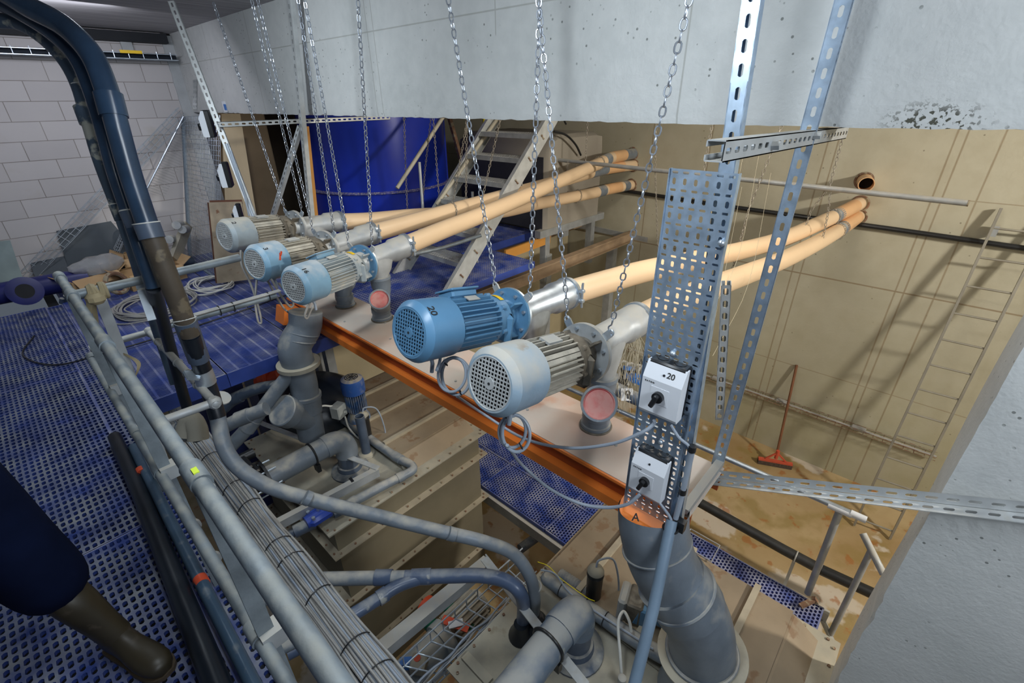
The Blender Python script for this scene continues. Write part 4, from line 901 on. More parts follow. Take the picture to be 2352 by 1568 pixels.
fl.lathe((.50, 3.06, -2.43), -X, [(0, .08), (0, .13), (.02, .13), (.02, .08)], 24).split('valve_flange', 'black', o)
b = MB()
for k in range(6):
    a = k*PI/3; b.cyl((.40, 3.06+math.cos(a)*.112, -2.43+math.sin(a)*.112), (.72, 3.06+math.cos(a)*.112, -2.43+math.sin(a)*.112), .007, 8)
b.split('valve_studs', 'galv', o)
MB().cyl((.65, 3.06, -2.43), (.48, 3.06, -2.43), .088, 20).box((.56, 3.06, -2.32), (.14, .10, .06), None, .01).box((.55, 3.13, -2.27), (.10, .2, .05), None, .01).cyl((.45, 3.2, -2.27), (.66, 3.2, -2.27), .035, 12).build('valve_body', 'black', o)
o = drop_elbow('thick grey-blue elbow pipe at the bottom edge, dropping onto the lower tank', 1.36, .80, [(.55, .80, -2.43)], .085, -2.40, mat('scuffed_blue_grey_pvc', (.13, .18, .25), .45, 0, .15, 5, (.4, .40, .38), .6, col2=(.27, .29, .29), c2=.55), cuffs=[(1.10, .80, -2.40)])
# looping small pipe with blue valve
o = thing('return_pipe', P(950, 1075, z=-2.70), 'dusty grey pipe bending round the corner of the upper tank top to a blue valve', 'pipe')
MB().tube([P(u, v, z=-2.70) for u, v in ((705, 905), (760, 945), (820, 985), (870, 1022), (915, 1052), (942, 1066), (948, 1078), (930, 1090), (880, 1115), (830, 1142), (795, 1162))], .037, 16, smooth=5).build('bent_length', 'pvc', o)
b = MB()
for (u, v, u2, v2) in ((905, 1046, 922, 1056), (926, 1092, 912, 1099), (818, 1148, 800, 1160), (765, 948, 778, 958)): b.cyl(P(u, v, z=-2.70), P(u2, v2, z=-2.70), .042, 16)
b.split('coupling', 'pvc', o)
MB().tube([P(795, 1162, z=-2.70), P(755, 1182, z=-2.70)], .03, 14).tube([P(735, 1192, z=-2.70), P(640, 1240, z=-2.74)], .033, 14).split('dark_length', 'pvc_d', o)
MB().cyl(P(722, 1198, z=-2.7), P(676, 1221, z=-2.71), .048, 12).cyl(P(786, 1168, z=-2.7), P(765, 1178, z=-2.7), .045, 12).split('union_nut', 'pvc_d', o)
vb = P(733, 1182, z=-2.66)
MB().box(vb, (.17, .13, .07), Euler((0, 0, 0)), .02).cyl(vb-X*.1, vb+X*.1, .045, 14).build('blue_valve', mat('blue_valve_enamel', (.03, .07, .38), .35), o)
b = MB()
for sx in (-.055, .055):
    for sy in (-.04, .04): b.cyl(vb+Vector((sx, sy, .03)), vb+Vector((sx, sy, .05)), .013, 8)
b.cyl(vb+Z*.03, vb+Z*.085, .012, 10).split('valve_bolts', 'galv', o)
o = tag(MB().bar(P(592, 968, z=-2.58), P(868, 1075, z=-2.58), .045, .008).build('flat_bar', 'strut_w', smooth=False), 'pale flat steel bar lying across the upper tank under the elbow pipe', 'bar')
o = tag(MB().bar(P(868, 1082, z=-2.62), P(612, 1218, z=-2.62), .05, .07).build('support_beam', 'galv_d', smooth=False), 'grey box-section beam at the corner of the upper tank with a cable tie', 'beam')
MB().bar(P(812, 1108, z=-2.62), P(806, 1111, z=-2.62), .056, .076).build('cable_tie', 'black', o, smooth=False)
# upright open tube, black sensor, vertical motor
o = MB().pipe((1.47, 3.13, ZP), (1.47, 3.13, -2.36), .04, .004).build('open_tube', 'pvc_d'); tag(o, 'open-topped dark grey tube standing on the upper tank', 'tube')
MB().lathe((1.47, 3.13, ZP), Z, [(0, .075), (.02, .07), (.03, .042)], 20).build('green_stained_base', 'tanktop', o)
def sensor(label, p, sticker):
    o = thing('black_float_sensor', p, label, 'sensor'); p = Vector(p)
    MB().lathe(p, Z, [(0, .02), (.02, .045), (.28, .048), (.29, .052), (.315, .045), (.34, .02), (.345, .001)], 22).build('body', 'black', o)
    MB().lathe(p+Z*.315, Z, [(0, .050), (.015, .044), (.032, .02), (.033, .001)], 22).build('dusty_cap', 'tanktop', o)
    if sticker:
        q = p-Vector((.034, .034, 0))+Z*.12; MB().box(q, (.04, .004, .055), Matrix.Rotation(-PI/4, 3, 'Z')).build('warning_label', 'orange_l', o, smooth=False)
    MB().tube([p+Z*.34, p+Z*.38+X*.03, p+Z*.33+X*.12-Y*.05, p+Z*.08+X*.13-Y*.1, p+Z*.0+X*.05-Y*.08], .0065, 8, smooth=6).build('cable', 'cable', o)
    return o
sensor('black sensor cylinder with orange warning label on the upper tank', (1.56, 3.25, ZP+.0), True)
sensor('black sensor cylinder with dusty cap standing on the lower tank', P(1360, 1388, z=ZP), False)
o = thing('vertical_motor', (1.64, 3.52, ZP), 'dusty blue vertical gear motor standing on the upper tank', 'motor')
c = Vector((1.64, 3.50, 0)); bz = ZP
MB().lathe(c+Z*(bz), Z, [(0, .12), (.02, .12), (.03, .10), (.14, .105), (.17, .09), (.20, .075)], 26).build('gearbox', mat('dusty_blue_gearbox', (.05, .14, .33), .5, 0, .2, 9, (.42, .39, .3), .75), o)
st = MB().cyl(c+Z*(bz+.19), c+Z*(bz+.44), .068, 20)
for k in range(28):
    a = 2*PI*k/28; st.box(c+Vector((math.cos(a)*.078, math.sin(a)*.078, bz+.325)), (.03, .004, .20), Matrix.Rotation(a, 3, 'Z'))
st.build('finned_body', mat('dusty_blue_fins', (.05, .12, .28), .6, 0, .2, 9, DUST, .8), o, smooth=False)
MB().lathe(c+Z*(bz+.42), Z, [(0, .104), (.10, .106), (.135, .095), (.15, .07), (.151, .001)], 28).build('fan_cover', mat('dusty_blue_cap', (.025, .09, .33), .4, 0, .1, 9, DUST, .6), o)
b = MB()
for k in range(3):
    b.ring(c+Z*(bz+.571), Z, .02+.018*k, .003, 24, 6)
for k in range(8): b.bar(c+Z*(bz+.571), c+Z*(bz+.571)+Vector((math.cos(k*PI/4), math.sin(k*PI/4), 0))*.062, .004, .005)
b.build('fan_grille', 'dark', o)
MB().box(c+Vector((-.16, .04, bz+.27)), (.12, .10, .13), Euler((0, 0, .4)), .01).build('terminal_box', mat('dusty_terminal_box', (.34, .36, .35), .7), o)
MB().box(c+Vector((-.075, -.08, bz+.09)), (.06, .004, .045), Matrix.Rotation(-PI/4, 3, 'Z')).build('orange_label', 'orange_l', o, smooth=False)
MB().tube([c+Vector((-.2, .06, bz+.33)), c+Vector((-.3, .08, bz+.36)), c+Vector((-.42, 0, bz+.25)), c+Vector((-.42, -.05, bz+.05))], .009, 8, smooth=6).build('white_cable', 'cable_w', o)
MB().tube([c+Vector((-.14, -.02, bz+.22)), c+Vector((-.14, -.06, bz+.1)), c+Vector((-.1, -.2, bz+.02)), c+Vector((.05, -.25, bz+.01))], .008, 8, smooth=6).build('white_cable', 'cable_w', o)
# ---------------------------------------------------------------- thick grey pipes at both ends of the channel
o = thing('thick_pipe', P(1600, 1420, d=2.1), 'thickest grey plastic pipe curving down from the near end of the orange channel', 'pipe')
cth = [P(1484, 1165, d=2.02), P(1487, 1215, d=2.02), P(1512, 1290, d=2.05), P(1556, 1350, d=2.08), P(1590, 1400, d=2.12), P(1608, 1450, d=2.18), P(1612, 1500, d=2.26)]
rb = .150
def bend(b, pts, r, n=30, sm=5): b.tube(pts, r, n, smooth=sm)
tc = P(1500, 1166, d=1.98)
MB().tube([tc, P(1502, 1215, d=2.0), P(1520, 1285, d=2.04), cth[3]], [.146]*4+[.150]*20, 36, smooth=6, cap=False).build('upper_elbow', 'pvc', o, ang=60)
b = MB(); bend(b, [cth[2].lerp(cth[3], .6), cth[3], cth[4].lerp(cth[3], .2)], .160); b.build('socket_band', 'pvc', o)
b = MB(); bend(b, cth[3:], .151); b.build('lower_elbow', 'pvc', o)
d = (cth[4]-cth[2]).normalized(); MB().ring(cth[3].lerp(cth[4], .15), d, .157, .011, 36, 8).build('rim_seal', 'pvc', o)
d = (cth[2]-cth[1]).normalized(); MB().ring(P(1508, 1250, d=2.02), d, .148, .005, 36, 8).split('pipe_seam', 'pvc', o)
d = (cth[6]-cth[5]).normalized(); e = cth[6]
MB().lathe(e-d*.02, d, [(0, .155), (0, .205), (.014, .205), (.014, .155)], 44, False).build('collar_plate', 'tanktop', o)
MB().ring(e-d*.03, d, .158, .010, 40, 8).build('collar_seal', 'pvc', o)
MB().tube([e+d*.01, e+d*.14, (e+d*.14).lerp(Vector((e.x+.02, e.y, ZP)), 1)], .172, 30).build('lower_pipe', 'pvc', o)
oc_ = MB(); secs = []
for t in (0, .5, 1):
    c0 = Vector((tc.x, tc.y, ZT-.02)).lerp(tc-Z*.09, t); secs.append([c0+Vector((math.cos(a)*.138, math.sin(a)*.138, 0)) for a in [2*PI*i/28 for i in range(28)]])
oc_.loft(secs).build('orange_chute', 'orange', o)
text('A', .045, P(1460, 1188, d=1.845), RT+Vector((0, 0, -.15)), -DN, 'ink', o, 'letter_marking')
o = thing('thick_pipe', (1.6, 3.9, -2.6), 'thick grey plastic pipe dropping from the far end of the orange channel', 'pipe')
yb = 3.36
q = [P(702, 716, y=yb), P(700, 752, y=yb), P(677, 796, y=yb), P(686, 836, y=yb), P(697, 880, y=yb), P(706, 945, y=yb), P(716, 1000, y=yb)]
MB().tube(q[:2]+[q[2], q[3]], .120, 26, smooth=5).build('upper_bends', 'pvc', o)
MB().lathe(q[3]-Z*.0, (q[4]-q[3]), [(-.02, .12), (-.02, .160), (.012, .160), (.012, .12)], 36, False).build('collar_plate', 'tanktop', o)
MB().tube([q[3], q[4], q[5], q[6]], .106, 26).build('lower_pipe', 'pvc', o)
MB().lathe(q[4].lerp(q[5], .35), q[5]-q[4], [(0, .106), (.004, .124), (.03, .124), (.035, .117), (.16, .116), (.165, .106)], 30).build('socket', 'pvc', o)
for f in (.25, .6): MB().ring(q[1].lerp(q[2], f), (q[2]-q[1]).normalized()+X*.3, .120, .007, 30, 8).split('bend_rim', 'pvc', o)
e = q[5].lerp(q[6], .3); g = P(648, 942, y=yb-.06)
MB().tube([e, e.lerp(g, .55), g], [.104, .106, .114], 26).build('branch', 'pvc', o)
MB().lathe(g, g-e, [(-.1, .115), (-.095, .122), (0, .124), (.006, .115), (.002, .09), (.004, .001)], 30).build('branch_cap', 'pvc', o)
MB().box(P(662, 722, y=3.9), (.14, .16, .14), Euler((0, .3, 0))).build('orange_bracket', 'orange', o, smooth=False)
# ---------------------------------------------------------------- dark pipes into the lower tank
o = thing('branched_pipe', P(950, 1330, z=-2.33), 'blue-grey pipe with a wye branch ending on the lower tank', 'pipe')
zz = -2.30
m_sc = mat('scuffed_dark_blue_pvc', (.07, .10, .17), .33, 0, .2, 6, (.34, .35, .34), .35, col2=(.32, .33, .32), c2=.62)
MB().tube([P(545, 1412, z=zz), P(590, 1388, z=zz), P(640, 1350, z=zz), P(700, 1332, z=zz), P(800, 1328, z=zz), P(930, 1326, z=zz)], .037, 18, smooth=6).build('rear_length', 'pvc', o)
MB().tube([P(930, 1326, z=zz), P(1040, 1322, z=zz), P(1110, 1322, z=zz), P(1165, 1335, z=zz-.02), P(1195, 1362, z=zz-.07), P(1203, 1400, d=2.62), P(1197, 1455, d=2.78)], .038, 18, smooth=6).build('front_length', m_sc, o)
MB().tube([P(975, 1324, z=zz), P(915, 1345, z=zz), P(860, 1380, z=zz), P(780, 1430, z=zz), P(700, 1478, z=zz-.02), P(660, 1500, z=zz-.02)], .034, 18, smooth=6).build('wye_branch', m_sc, o)
b = MB()
for (u, v, u2, v2) in ((945, 1325, 990, 1323), (862, 1326, 900, 1326)): b.cyl(P(u, v, z=zz), P(u2, v2, z=zz), .0425, 20)
b.cyl(P(888, 1362, z=zz), P(868, 1375, z=zz), .040, 20)
b.split('coupling', m_sc, o)
MB().lathe(P(1197, 1458, z=ZP), Z, [(0, .075), (.015, .072), (.05, .05), (.11, .042)], 22).build('base_flange', 'pvc_k', o)
# long dusty pipe across the lower tank with a ribbed companion
o = tagpipe('tank_pipe', [P(u, v, z=-2.66) for u, v in ((1258, 1330), (1300, 1360), (1380, 1415), (1470, 1475), (1540, 1515), (1600, 1540))], .042, 'pvc', 'long dusty grey pipe lying across the lower tank beside the black sensor', smooth=3)
MB().sphere(P(1257, 1329, z=-2.66), .043).build('rounded_end', 'pvc', o)
b = MB()
for (u, v) in ((1290, 1352), (1345, 1390), (1390, 1422), (1480, 1480)): b.ring(P(u, v, z=-2.66), P(1470, 1475, z=-2.66)-P(1300, 1360, z=-2.66), .044, .003, 18, 6)
b.split('black_tie', 'black', o)
b = MB(); a_, c_ = P(1285, 1318, z=-2.70), P(1352, 1362, z=-2.70)
b.lathe(a_, c_-a_, [((c_-a_).length*i/24, .036+.004*(i % 2)) for i in range(25)], 18); tag(b.build('ribbed_pipe', 'pvc'), 'short ribbed grey pipe beside the rounded end of the long tank pipe', 'pipe')
tag(MB().tube([P(1235, 1290, z=-2.55), P(1260, 1300, z=-2.55), P(1290, 1330, z=-2.58), P(1345, 1370, z=-2.6), P(1366, 1380, z=-2.6)], .0025, 6, smooth=6).build('earth_wire', 'bright_y'), 'thin yellow-green wire curving past the black sensor', 'wire')
tag(MB().tube([P(1242, 1308, z=-2.55), P(1275, 1318, z=-2.55), P(1310, 1362, z=-2.6), P(1380, 1412, z=-2.6), P(1500, 1490, z=-2.6)], .006, 6, smooth=6).build('pipe_cable', 'cable'), 'thin grey cable running along the long tank pipe', 'cable')
o = tag(MB().tube([P(1428, 1560, z=-2.74), P(1424, 1500, z=-2.6), P(1420, 1430, z=-2.5), P(1432, 1404, z=-2.48), P(1445, 1425, z=-2.5), P(1450, 1450, z=-2.55)], .008, 10, smooth=8).build('white_hose', 'cable_w'), 'pale hose arching up from the lower tank left of the blue-grey pole', 'hose')
MB().lathe(P(1427, 1568, z=-2.74), Z, [(0, .02), (.05, .022), (.055, .014)], 12).build('hose_fitting', 'galv_d', o)
o = thing('side_motor', P(1450, 1385, z=-2.6), 'dusty horizontal motor with grey fan cover behind the thick grey pipe', 'motor')
aa, bb = P(1425, 1375, z=-2.60), P(1560, 1430, z=-2.60)
dd = (bb-aa).normalized()
MB().box(aa+dd*.02, (.05, .15, .17), Matrix.Rotation(math.atan2(dd.y, dd.x), 3, 'Z'), .012).build('grey_cover', 'galv_d', o)
MB().box(aa+dd*.09, (.09, .15, .17), Matrix.Rotation(math.atan2(dd.y, dd.x), 3, 'Z'), .01).build('dark_housing', 'grime', o)
MB().cyl(aa+dd*.12, aa+dd*.30, .06, 18).build('blue_body', 'mblue', o)
MB().lathe(aa+dd*.16, dd, [(0, .05), (0, .085), (.02, .085), (.02, .05)], 20).build('rusty_ring', 'rust', o)
tag(MB().box(P(1478, 1415, z=-2.6), (.05, .10, .14), Euler((.2, 0, .4)), .01).build('blue_box', 'mblue'), 'small blue casing behind the blue-grey pole on the lower tank', 'box')
# frames and beams between the tanks
o = tag(MB().bar(P(850, 1515, z=-2.70), P(1120, 1292, z=-2.70), .075, .075).build('support_beam', 'galv_d', smooth=False), 'long grey box-section beam running between the two tanks', 'beam')
o = tag(MB().bar(P(1112, 1282, z=-2.52), P(1345, 1575, z=-2.45), .05, .008).bar(P(1116, 1280, z=-2.55), P(1349, 1573, z=-2.48), .008, .06).build('angle_bar', 'strut_w', smooth=False), 'pale angle bar crossing the lower tank under the thick elbow pipe', 'bar')
for (u, v) in ((1170, 1345), (1235, 1427)): MB().bar(P(u, v, z=-2.53), P(u+6, v+7, z=-2.53), .056, .03).build('cable_tie', 'black', o, smooth=False)
tag(MB().bar(P(1068, 1508, z=-2.78), P(1125, 1570, z=-2.78), .05, .05).build('frame_bar', 'tanktop', smooth=False), 'short khaki bar at the bottom edge beside the wire tray', 'bar')
w_ = thing('wire_tray', P(1020, 1460, z=-3.0), 'galvanised wire cable tray running between the tanks', 'cable tray')
A0, A1, B0, B1 = P(880, 1575, z=-2.95), P(1200, 1278, z=-2.95), P(985, 1590, z=-2.95), P(1250, 1330, z=-2.95)
b = MB()
for f in (0, .33, .66, 1):
    b.tube([A0.lerp(B0, f), A1.lerp(B1, f)], .0055, 6)
b.tube([A0+Z*.09, A1+Z*.09], .0055, 6).tube([B0+Z*.09, B1+Z*.09], .0055, 6)
b.build('long_wires', 'galv', w_)
for k in range(12):
    f = (k+.5)/12; a = A0.lerp(A1, f); c = B0.lerp(B1, f); MB().tube([a+Z*.09, a, c, c+Z*.09], .0055, 6).build('cross_wire', 'galv', w_)
o = thing('tray_cables', B0.lerp(B1, .5), 'strand of grey cables lying along the edge of the wire tray', 'cables')
for k in range(6):
    off = Vector((-.02*k, .012*k, .03+.01*(k % 3))); MB().tube([B0.lerp(B1, f)+off+Vector((0, .012*math.sin(f*20+k), 0)) for f in [i/10 for i in range(9)]], .007+.003*(k == 0), 8, smooth=3).build('cable', 'cable' if k % 2 else 'cable_d', o)
o = thing('pump', P(1010, 1470, z=-3.4), 'grey pump with finned motor and red and white sign under the wire tray', 'pump')
a_, c_ = P(925, 1560, z=-3.35), P(1065, 1420, z=-3.35); d = (c_-a_).normalized()
MB().cyl(a_, a_+d*.32, .11, 20).cyl(a_+d*.3, a_+d*.38, .13, 20).build('pump_body', 'mgrey', o)
st = MB().cyl(a_+d*.38, a_+d*.72, .10, 20); u, w = frame(d)
for k in range(20):
    e = u*math.cos(2*PI*k/20)+w*math.sin(2*PI*k/20); p = a_+d*.55+e*.11; st.bar(p-d*.14, p+d*.14, .006, .03, e)
st.build('finned_motor', 'fins_old', o, smooth=False)
MB().box(P(1046, 1432, z=-3.2), (.06, .20, .01), Euler((0, 0, .4))).build('red_sign', 'redtape', o, smooth=False)
MB().box(P(1047, 1432, z=-3.19), (.05, .10, .01), Euler((0, 0, 1.0))).build('white_sign_part', 'white', o, smooth=False)
MB().box(P(962, 1525, z=-3.2), (.10, .10, .08), Euler((0, 0, .6)), .01).build('beige_box', 'tanktop', o)
MB().box(P(937, 1523, z=-3.2), (.05, .10, .06), Euler((0, 0, .8))).build('blue_tag', 'stickerb', o, smooth=False)
MB().cyl(P(958, 1510, z=-3.15), P(960, 1513, z=-3.2), .022, 12).build('red_button', 'redtape', o)
for (l, n_) in ((((1030, 1395), (1060, 1430), (1085, 1450)), 'upper'), (((985, 1430), (1005, 1450), (1040, 1490)), 'lower')):
    pts = spline([P(u, v, z=-3.35) for u, v in l], 14); tag(MB().tube(pts, [.045+.006*(i % 2) for i in range(len(pts))], 14).build('green_hose', 'green'), f'{n_} ribbed green hose beneath the wire tray', 'hose')
tag(MB().box(P(1062, 1530, z=-3.1), (.09, .09, .12), Euler((0, .3, .5)), .01).build('small_blue_motor', 'mblue'), 'small blue part beneath the tray beside the lower tank edge', 'box')
tag(MB().cyl(P(975, 1392, z=-3.9), P(985, 1400, z=-3.9), .10, 14).build('red_valve_wheel', 'redtape'), 'dim dark red wheel below the upper tank rim', 'wheel')
tag(MB().tube([P(1195, 1260, z=-4.2), P(1250, 1215, z=-4.2), P(1215, 1190, z=-4.1)], .05, 12, smooth=4).build('floor_pipe', 'pvc_d'), 'dark elbow pipe on brackets above the floor between the tanks', 'pipe')
# ---------------------------------------------------------------- murky pipework left of the upper tank
for (l, r, dd, m, lb) in (([(527, 1028), (575, 975), (632, 900), (668, 855)], .052, 3.6, 'pvc', 'dusty diagonal pipe left of the far thick pipe'), ([(505, 985), (560, 958), (612, 938)], .05, 3.4, 'pvc', 'level dusty pipe behind the diagonal one'), ([(500, 950), (540, 915), (590, 893), (640, 884)], .045, 3.7, 'pvc_d', 'dark curved pipe under the blue platform edge'),
                       ([(345, 1010), (400, 1000), (432, 985)], .05, 2.5, 'pvc', 'short grey pipe with an elbow under the rail loop')):
    o = tagpipe('lower_pipe', [P(u, v, d=dd) for u, v in l], r, m, lb, smooth=5)
    MB().lathe(P(*l[1], d=dd), P(*l[2], d=dd)-P(*l[1], d=dd), [(-.05, r*1.12), (.05, r*1.12)], 16).split('coupling', m, o)
tag(MB().tube([P(u, v, d=2.45) for u, v in ((425, 1000), (438, 965), (452, 985), (455, 1010))], .05, 14, smooth=5).build('taped_elbow', 'tanktop'), 'beige taped pipe elbow at the end of the cable bundle', 'pipe')
o = tag(MB().lathe(P(735, 905, d=4.6), Vector((.1, -.2, 1)), [(-.5, .42), (-.1, .42), (0, .38), (.1, .25), (.13, .05)], 28).build('dark_vessel', 'pvc_k'), 'large dark rounded vessel in the shade behind the far thick pipe', 'vessel')
o = tag(MB().box(P(608, 868, d=4.4), (.14, .10, .22), Euler((0, .2, .6)), .02).cyl(P(590, 880, d=4.4), P(640, 860, d=4.4), .05, 12).build('red_pump', 'redtape'), 'red pump part in the shade under the blue platform', 'pump')
tag(MB().lathe(P(508, 915, d=2.4), Vector((.3, -.5, 1)), [(0, .045), (.008, .045)], 16).build('metal_hook_plate', 'galv_d'), 'small round metal plate beside the arching pipe foot', 'plate')
for k, (x, y) in enumerate(((.75, 4.6), (1.5, 5.2))):
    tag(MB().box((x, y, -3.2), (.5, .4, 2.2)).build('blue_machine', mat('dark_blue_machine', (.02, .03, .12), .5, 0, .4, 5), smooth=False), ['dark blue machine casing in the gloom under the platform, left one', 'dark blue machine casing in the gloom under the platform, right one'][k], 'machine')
#@@HALL
# ================================================================ the hall beyond
o = thing('round_tank', (4.09, 6.47, ZF), 'large royal blue round tank with a pale weld band', 'tank')
MB().lathe((4.09, 6.47, ZF), Z, [(0, 1.0), (3.70, 1.0), (3.70, 1.012), (6.2, 1.012)], 96).build('shell', 'tankblue', o)
b = MB().ring((4.09, 6.47, -1.09), Z, 1.012, .016, 96, 8); b.lathe((4.09, 6.47, -1.10), Z, [(0, 1.0), (0, 1.05), (.012, 1.05), (.012, 1.0)], 96, False); b.build('rim_band', mat('scuffed_band', (.10, .10, .35), .6, 0, .4, 20, col2=(.35, .33, .36), c2=.5), o)
b = MB(); a0 = -.62
for z in [(-1.0+.17*i) for i in range(7)]: b.sphere((4.09+1.02*math.cos(a0), 6.47+1.02*math.sin(a0), z), .014, 8)
b.split('rivets', 'galv_d', o)
MB().box((4.09+1.02*math.cos(a0), 6.47+1.02*math.sin(a0), -.3), (.02, .10, 1.6), Matrix.Rotation(a0, 3, 'Z')).build('seam_strip', 'tankblue', o, smooth=False)
o = thing('cistern', (5.75, 4.9, -1.7), 'grey-beige cistern with rounded top standing behind the steel stair', 'cistern')
x0, x1, y0, y1 = 5.05, 6.40, 4.02, 5.75
def rr(x, z0, z1, c=.16):
    return None
sec = []
for y, k in ((y0, .05), (y0+.05, 0), (y1-.05, 0), (y1, .05)):
    c = .22; sec.append([Vector((x, y, z)) for x, z in ((x0+k, -1.62), (x0+k, -.45-c), (x0+.07, -.45-.08), (x0+c, -.42-k), (x1-c, -.42-k), (x1-.07, -.49), (x1-k, -.42-c), (x1-k, -1.62))])
MB().loft(sec).build('body', 'greytank', o, ang=30)
MB().box((x0-.006, (y0+y1)/2, -1.15), (.012, y1-y0-.1, .95)).build('shaded_side', 'cist_shade', o, smooth=False)  # added panel, its near-black colour paints the shade on this side
MB().tube([P(1275, 285, x=5.3), P(1290, 270, x=5.3), P(1300, 285, x=5.4)], .012, 8, smooth=5).build('top_fitting', 'black', o)
MB().tube([P(1272, 302, y=3.98), P(1300, 310, y=3.9), P(1322, 332, y=3.9), P(1334, 356, y=3.95)], .014, 8, smooth=6).build('black_hose', 'black', o)
for (x, y) in ((5.15, 4.1), (6.3, 4.1)): MB().box((x, y, -2.0), (.1, .1, .8)).build('leg', 'galv_d', o, smooth=False)
MB().box((5.72, 4.05, -1.66), (1.6, .1, .10)).build('carrier', 'galv_d', o, smooth=False)
# steel stair
st = thing('steel_stair', (2.94, 4.0, ZW), 'galvanised steel stair rising over the cream pipes', 'stairs')
k = 1/.95
for y, nm in ((3.52, 'near'), (4.44, 'far')):
    a = Vector((2.86, y, -1.80)); z2 = .25; e = Vector((2.86+(z2+1.80)*1.03, y, z2)); d = (e-a).normalized(); up = Vector((-d.z, 0, d.x))
    s = MB().bar(a, e, .008, .17, up)
    s.bar(a+up*.082+Y*(.02 if nm == 'near' else -.02), e+up*.082+Y*(.02 if nm == 'near' else -.02), .045, .006, up).bar(a-up*.082+Y*(.02 if nm == 'near' else -.02), e-up*.082+Y*(.02 if nm == 'near' else -.02), .045, .006, up)
    s.build('stringer', 'strut_w', st, smooth=False)
    b = MB()
    for i in range(8):
        c = a+d*(.25+.3*i); b.cyl(c-Y*.007+up*.03, c-Y*.006+up*.03, .012, 8) if 0 else b.cyl(c-Y*.014+up*.03, c+Y*.0, .010, 6); b.cyl(c-Y*.014-up*.03, c, .010, 6)
    b.split('stringer_bolt', 'rust', st)
for i, z in enumerate((-1.50, -1.26, -1.02, -.80, -.57, -.34, -.11, .12)):
    x = 2.86+(z+1.80)*1.03
    MB().sheet((x-.12, 3.525, z), X, Y, 5, 26, .048, .035, .03, .018, .006, Z).box((x-.12, 3.98, z-.025), (.006, .91, .05)).box((x+.12, 3.98, z-.025), (.006, .91, .05)).build('tread', 'strut_w', st, smooth=False)
hp_ = 4.50
MB().tube([P(912, 432, y=4.62), P(1018, 268, y=4.62), P(1060, 200, y=4.62)], .022, 12).build('handrail', mat('beige_handrail', (.50, .46, .36), .5), st)
MB().tube([P(963, 372, y=4.6), P(972, 490, y=4.6)], .017, 12).build('handrail_post', 'strut_w', st)
MB().tube([P(1002, 470, y=4.4), P(1145, 270, y=4.4)], .022, 12).build('handrail', mat('beige_handrail2', (.50, .46, .36), .5), st)
MB().tube([P(1085, 440, y=4.3), P(1088, 540, y=4.3)], .017, 12).build('handrail_post', 'strut_w', st)
tag(MB().tube([P(1113, 262, y=5.9), P(1108, 520, y=5.9)], .03, 12).build('yellow_pole', 'bright_y'), 'thin yellow upright pole behind the steel stair', 'pole')
tag(MB().bar(P(1030, 262, y=5.7), P(1068, 400, y=5.7), .05, .05).build('leaning_plank', 'rust', smooth=False), 'brown leaning plank between blue tank and stair', 'plank')
o = tag(MB().tube([P(945, 585, x=2.6), P(1020, 568, x=2.95), P(1105, 540, x=3.3)], .02, 12).build('loose_pipe', 'rail'), 'thin weathered pipe under the front cream pipe, ending at the stair', 'pipe')
# steel beams over the pit
b_ = [((1502, 520), (1065, 668), 3.62, .11, .16, 'beamrust', 'long rusty beige beam crossing above the pit to the far wall'), ]
for (a, c, y, w, h, m, lb) in b_:
    A, C = Pv(*a, (3, y, 0), (5, y, 0)), Pv(*c, (3, y, 0), (5, y, 0)); z = (A.z+C.z)/2; A.z = C.z = z; A.x = XF
    tag(MB().bar(A, C-X*.6, .10, .012).bar(A-Z*.07, C-X*.6-Z*.07, .012, .13).bar(A-Z*.14, C-X*.6-Z*.14, .10, .012).build('steel_beam', m, smooth=False), lb, 'beam')
tag(MB().bar((4.2, 4.55, -1.93), (6.79, 4.6, -1.90), .10, .12).build('steel_beam', 'beamrust', smooth=False), 'shorter dusty beam parallel behind the long one', 'beam')
tag(MB().bar(P(1300, 535, z=-1.86), P(1170, 505, z=-1.86), .12, .10).build('steel_beam', 'galv_d', smooth=False), 'short grey cross beam beside the raised blue grating', 'beam')
tag(MB().bar(P(1505, 552, z=-2.0), P(1310, 512, z=-1.95), .12, .08).build('steel_beam', 'galv_d', smooth=False), 'grey flanged beam end near the far wall, below the lowest cream pipe', 'beam')
tag(MB().bar(P(1160, 585, z=-1.78), P(1262, 548, z=-1.78), .03, .12).build('orange_board', 'woodd', smooth=False), 'orange board on edge beside the raised blue grating', 'board')
for (u, v, y) in ((1400, 640, 3.72), (1255, 560, 4.1)):
    p = P(u, v, y=y); tag(MB().box((p.x, y, -3.4), (.12, .12, 2.8)).build('steel_column', 'galv_d', smooth=False), ['steel column under the long rusty beam', 'steel column behind the orange board'][u < 1300], 'column')
# right guard rail in the hall
gr = thing('hall_guard_rail', (3.44, .6, -3.7), 'grey and white tube guard rail along the low blue walkway', 'railing')
zt = P(1925, 1178, x=3.44).z
A, E_ = P(1280, 880, x=3.44), P(1990, 1194, x=3.44)
MB().tube([A+(A-E_)*.1, E_], .022, 14).build('top_rail', 'galv', gr)
MB().cyl(E_+(A-E_)*.0, E_+(A-E_)*.035, .026, 14).lathe(P(1935, 1172, x=3.44), E_-A, [(-.09, .028), (.06, .028)], 16).split('white_fitting', 'white', gr)
MB().tube([P(1928, 1175, x=3.44), P(1855, 1362, x=3.44)], .026, 14).build('post', 'galv_d', gr)
o = thing('hall_guard_rail', (3.44, -.5, -3.7), 'separate short rail stub with post, left of the concrete pillar', 'railing')
MB().pipe(P(1982, 1225, x=3.5), P(2030, 1320, x=3.35), .024, .004).build('rail_tube', 'galv_d', o)
MB().tube([P(2002, 1262, x=3.44), P(1908, 1455, x=3.44)], .022, 14).build('post', 'galv_d', o)
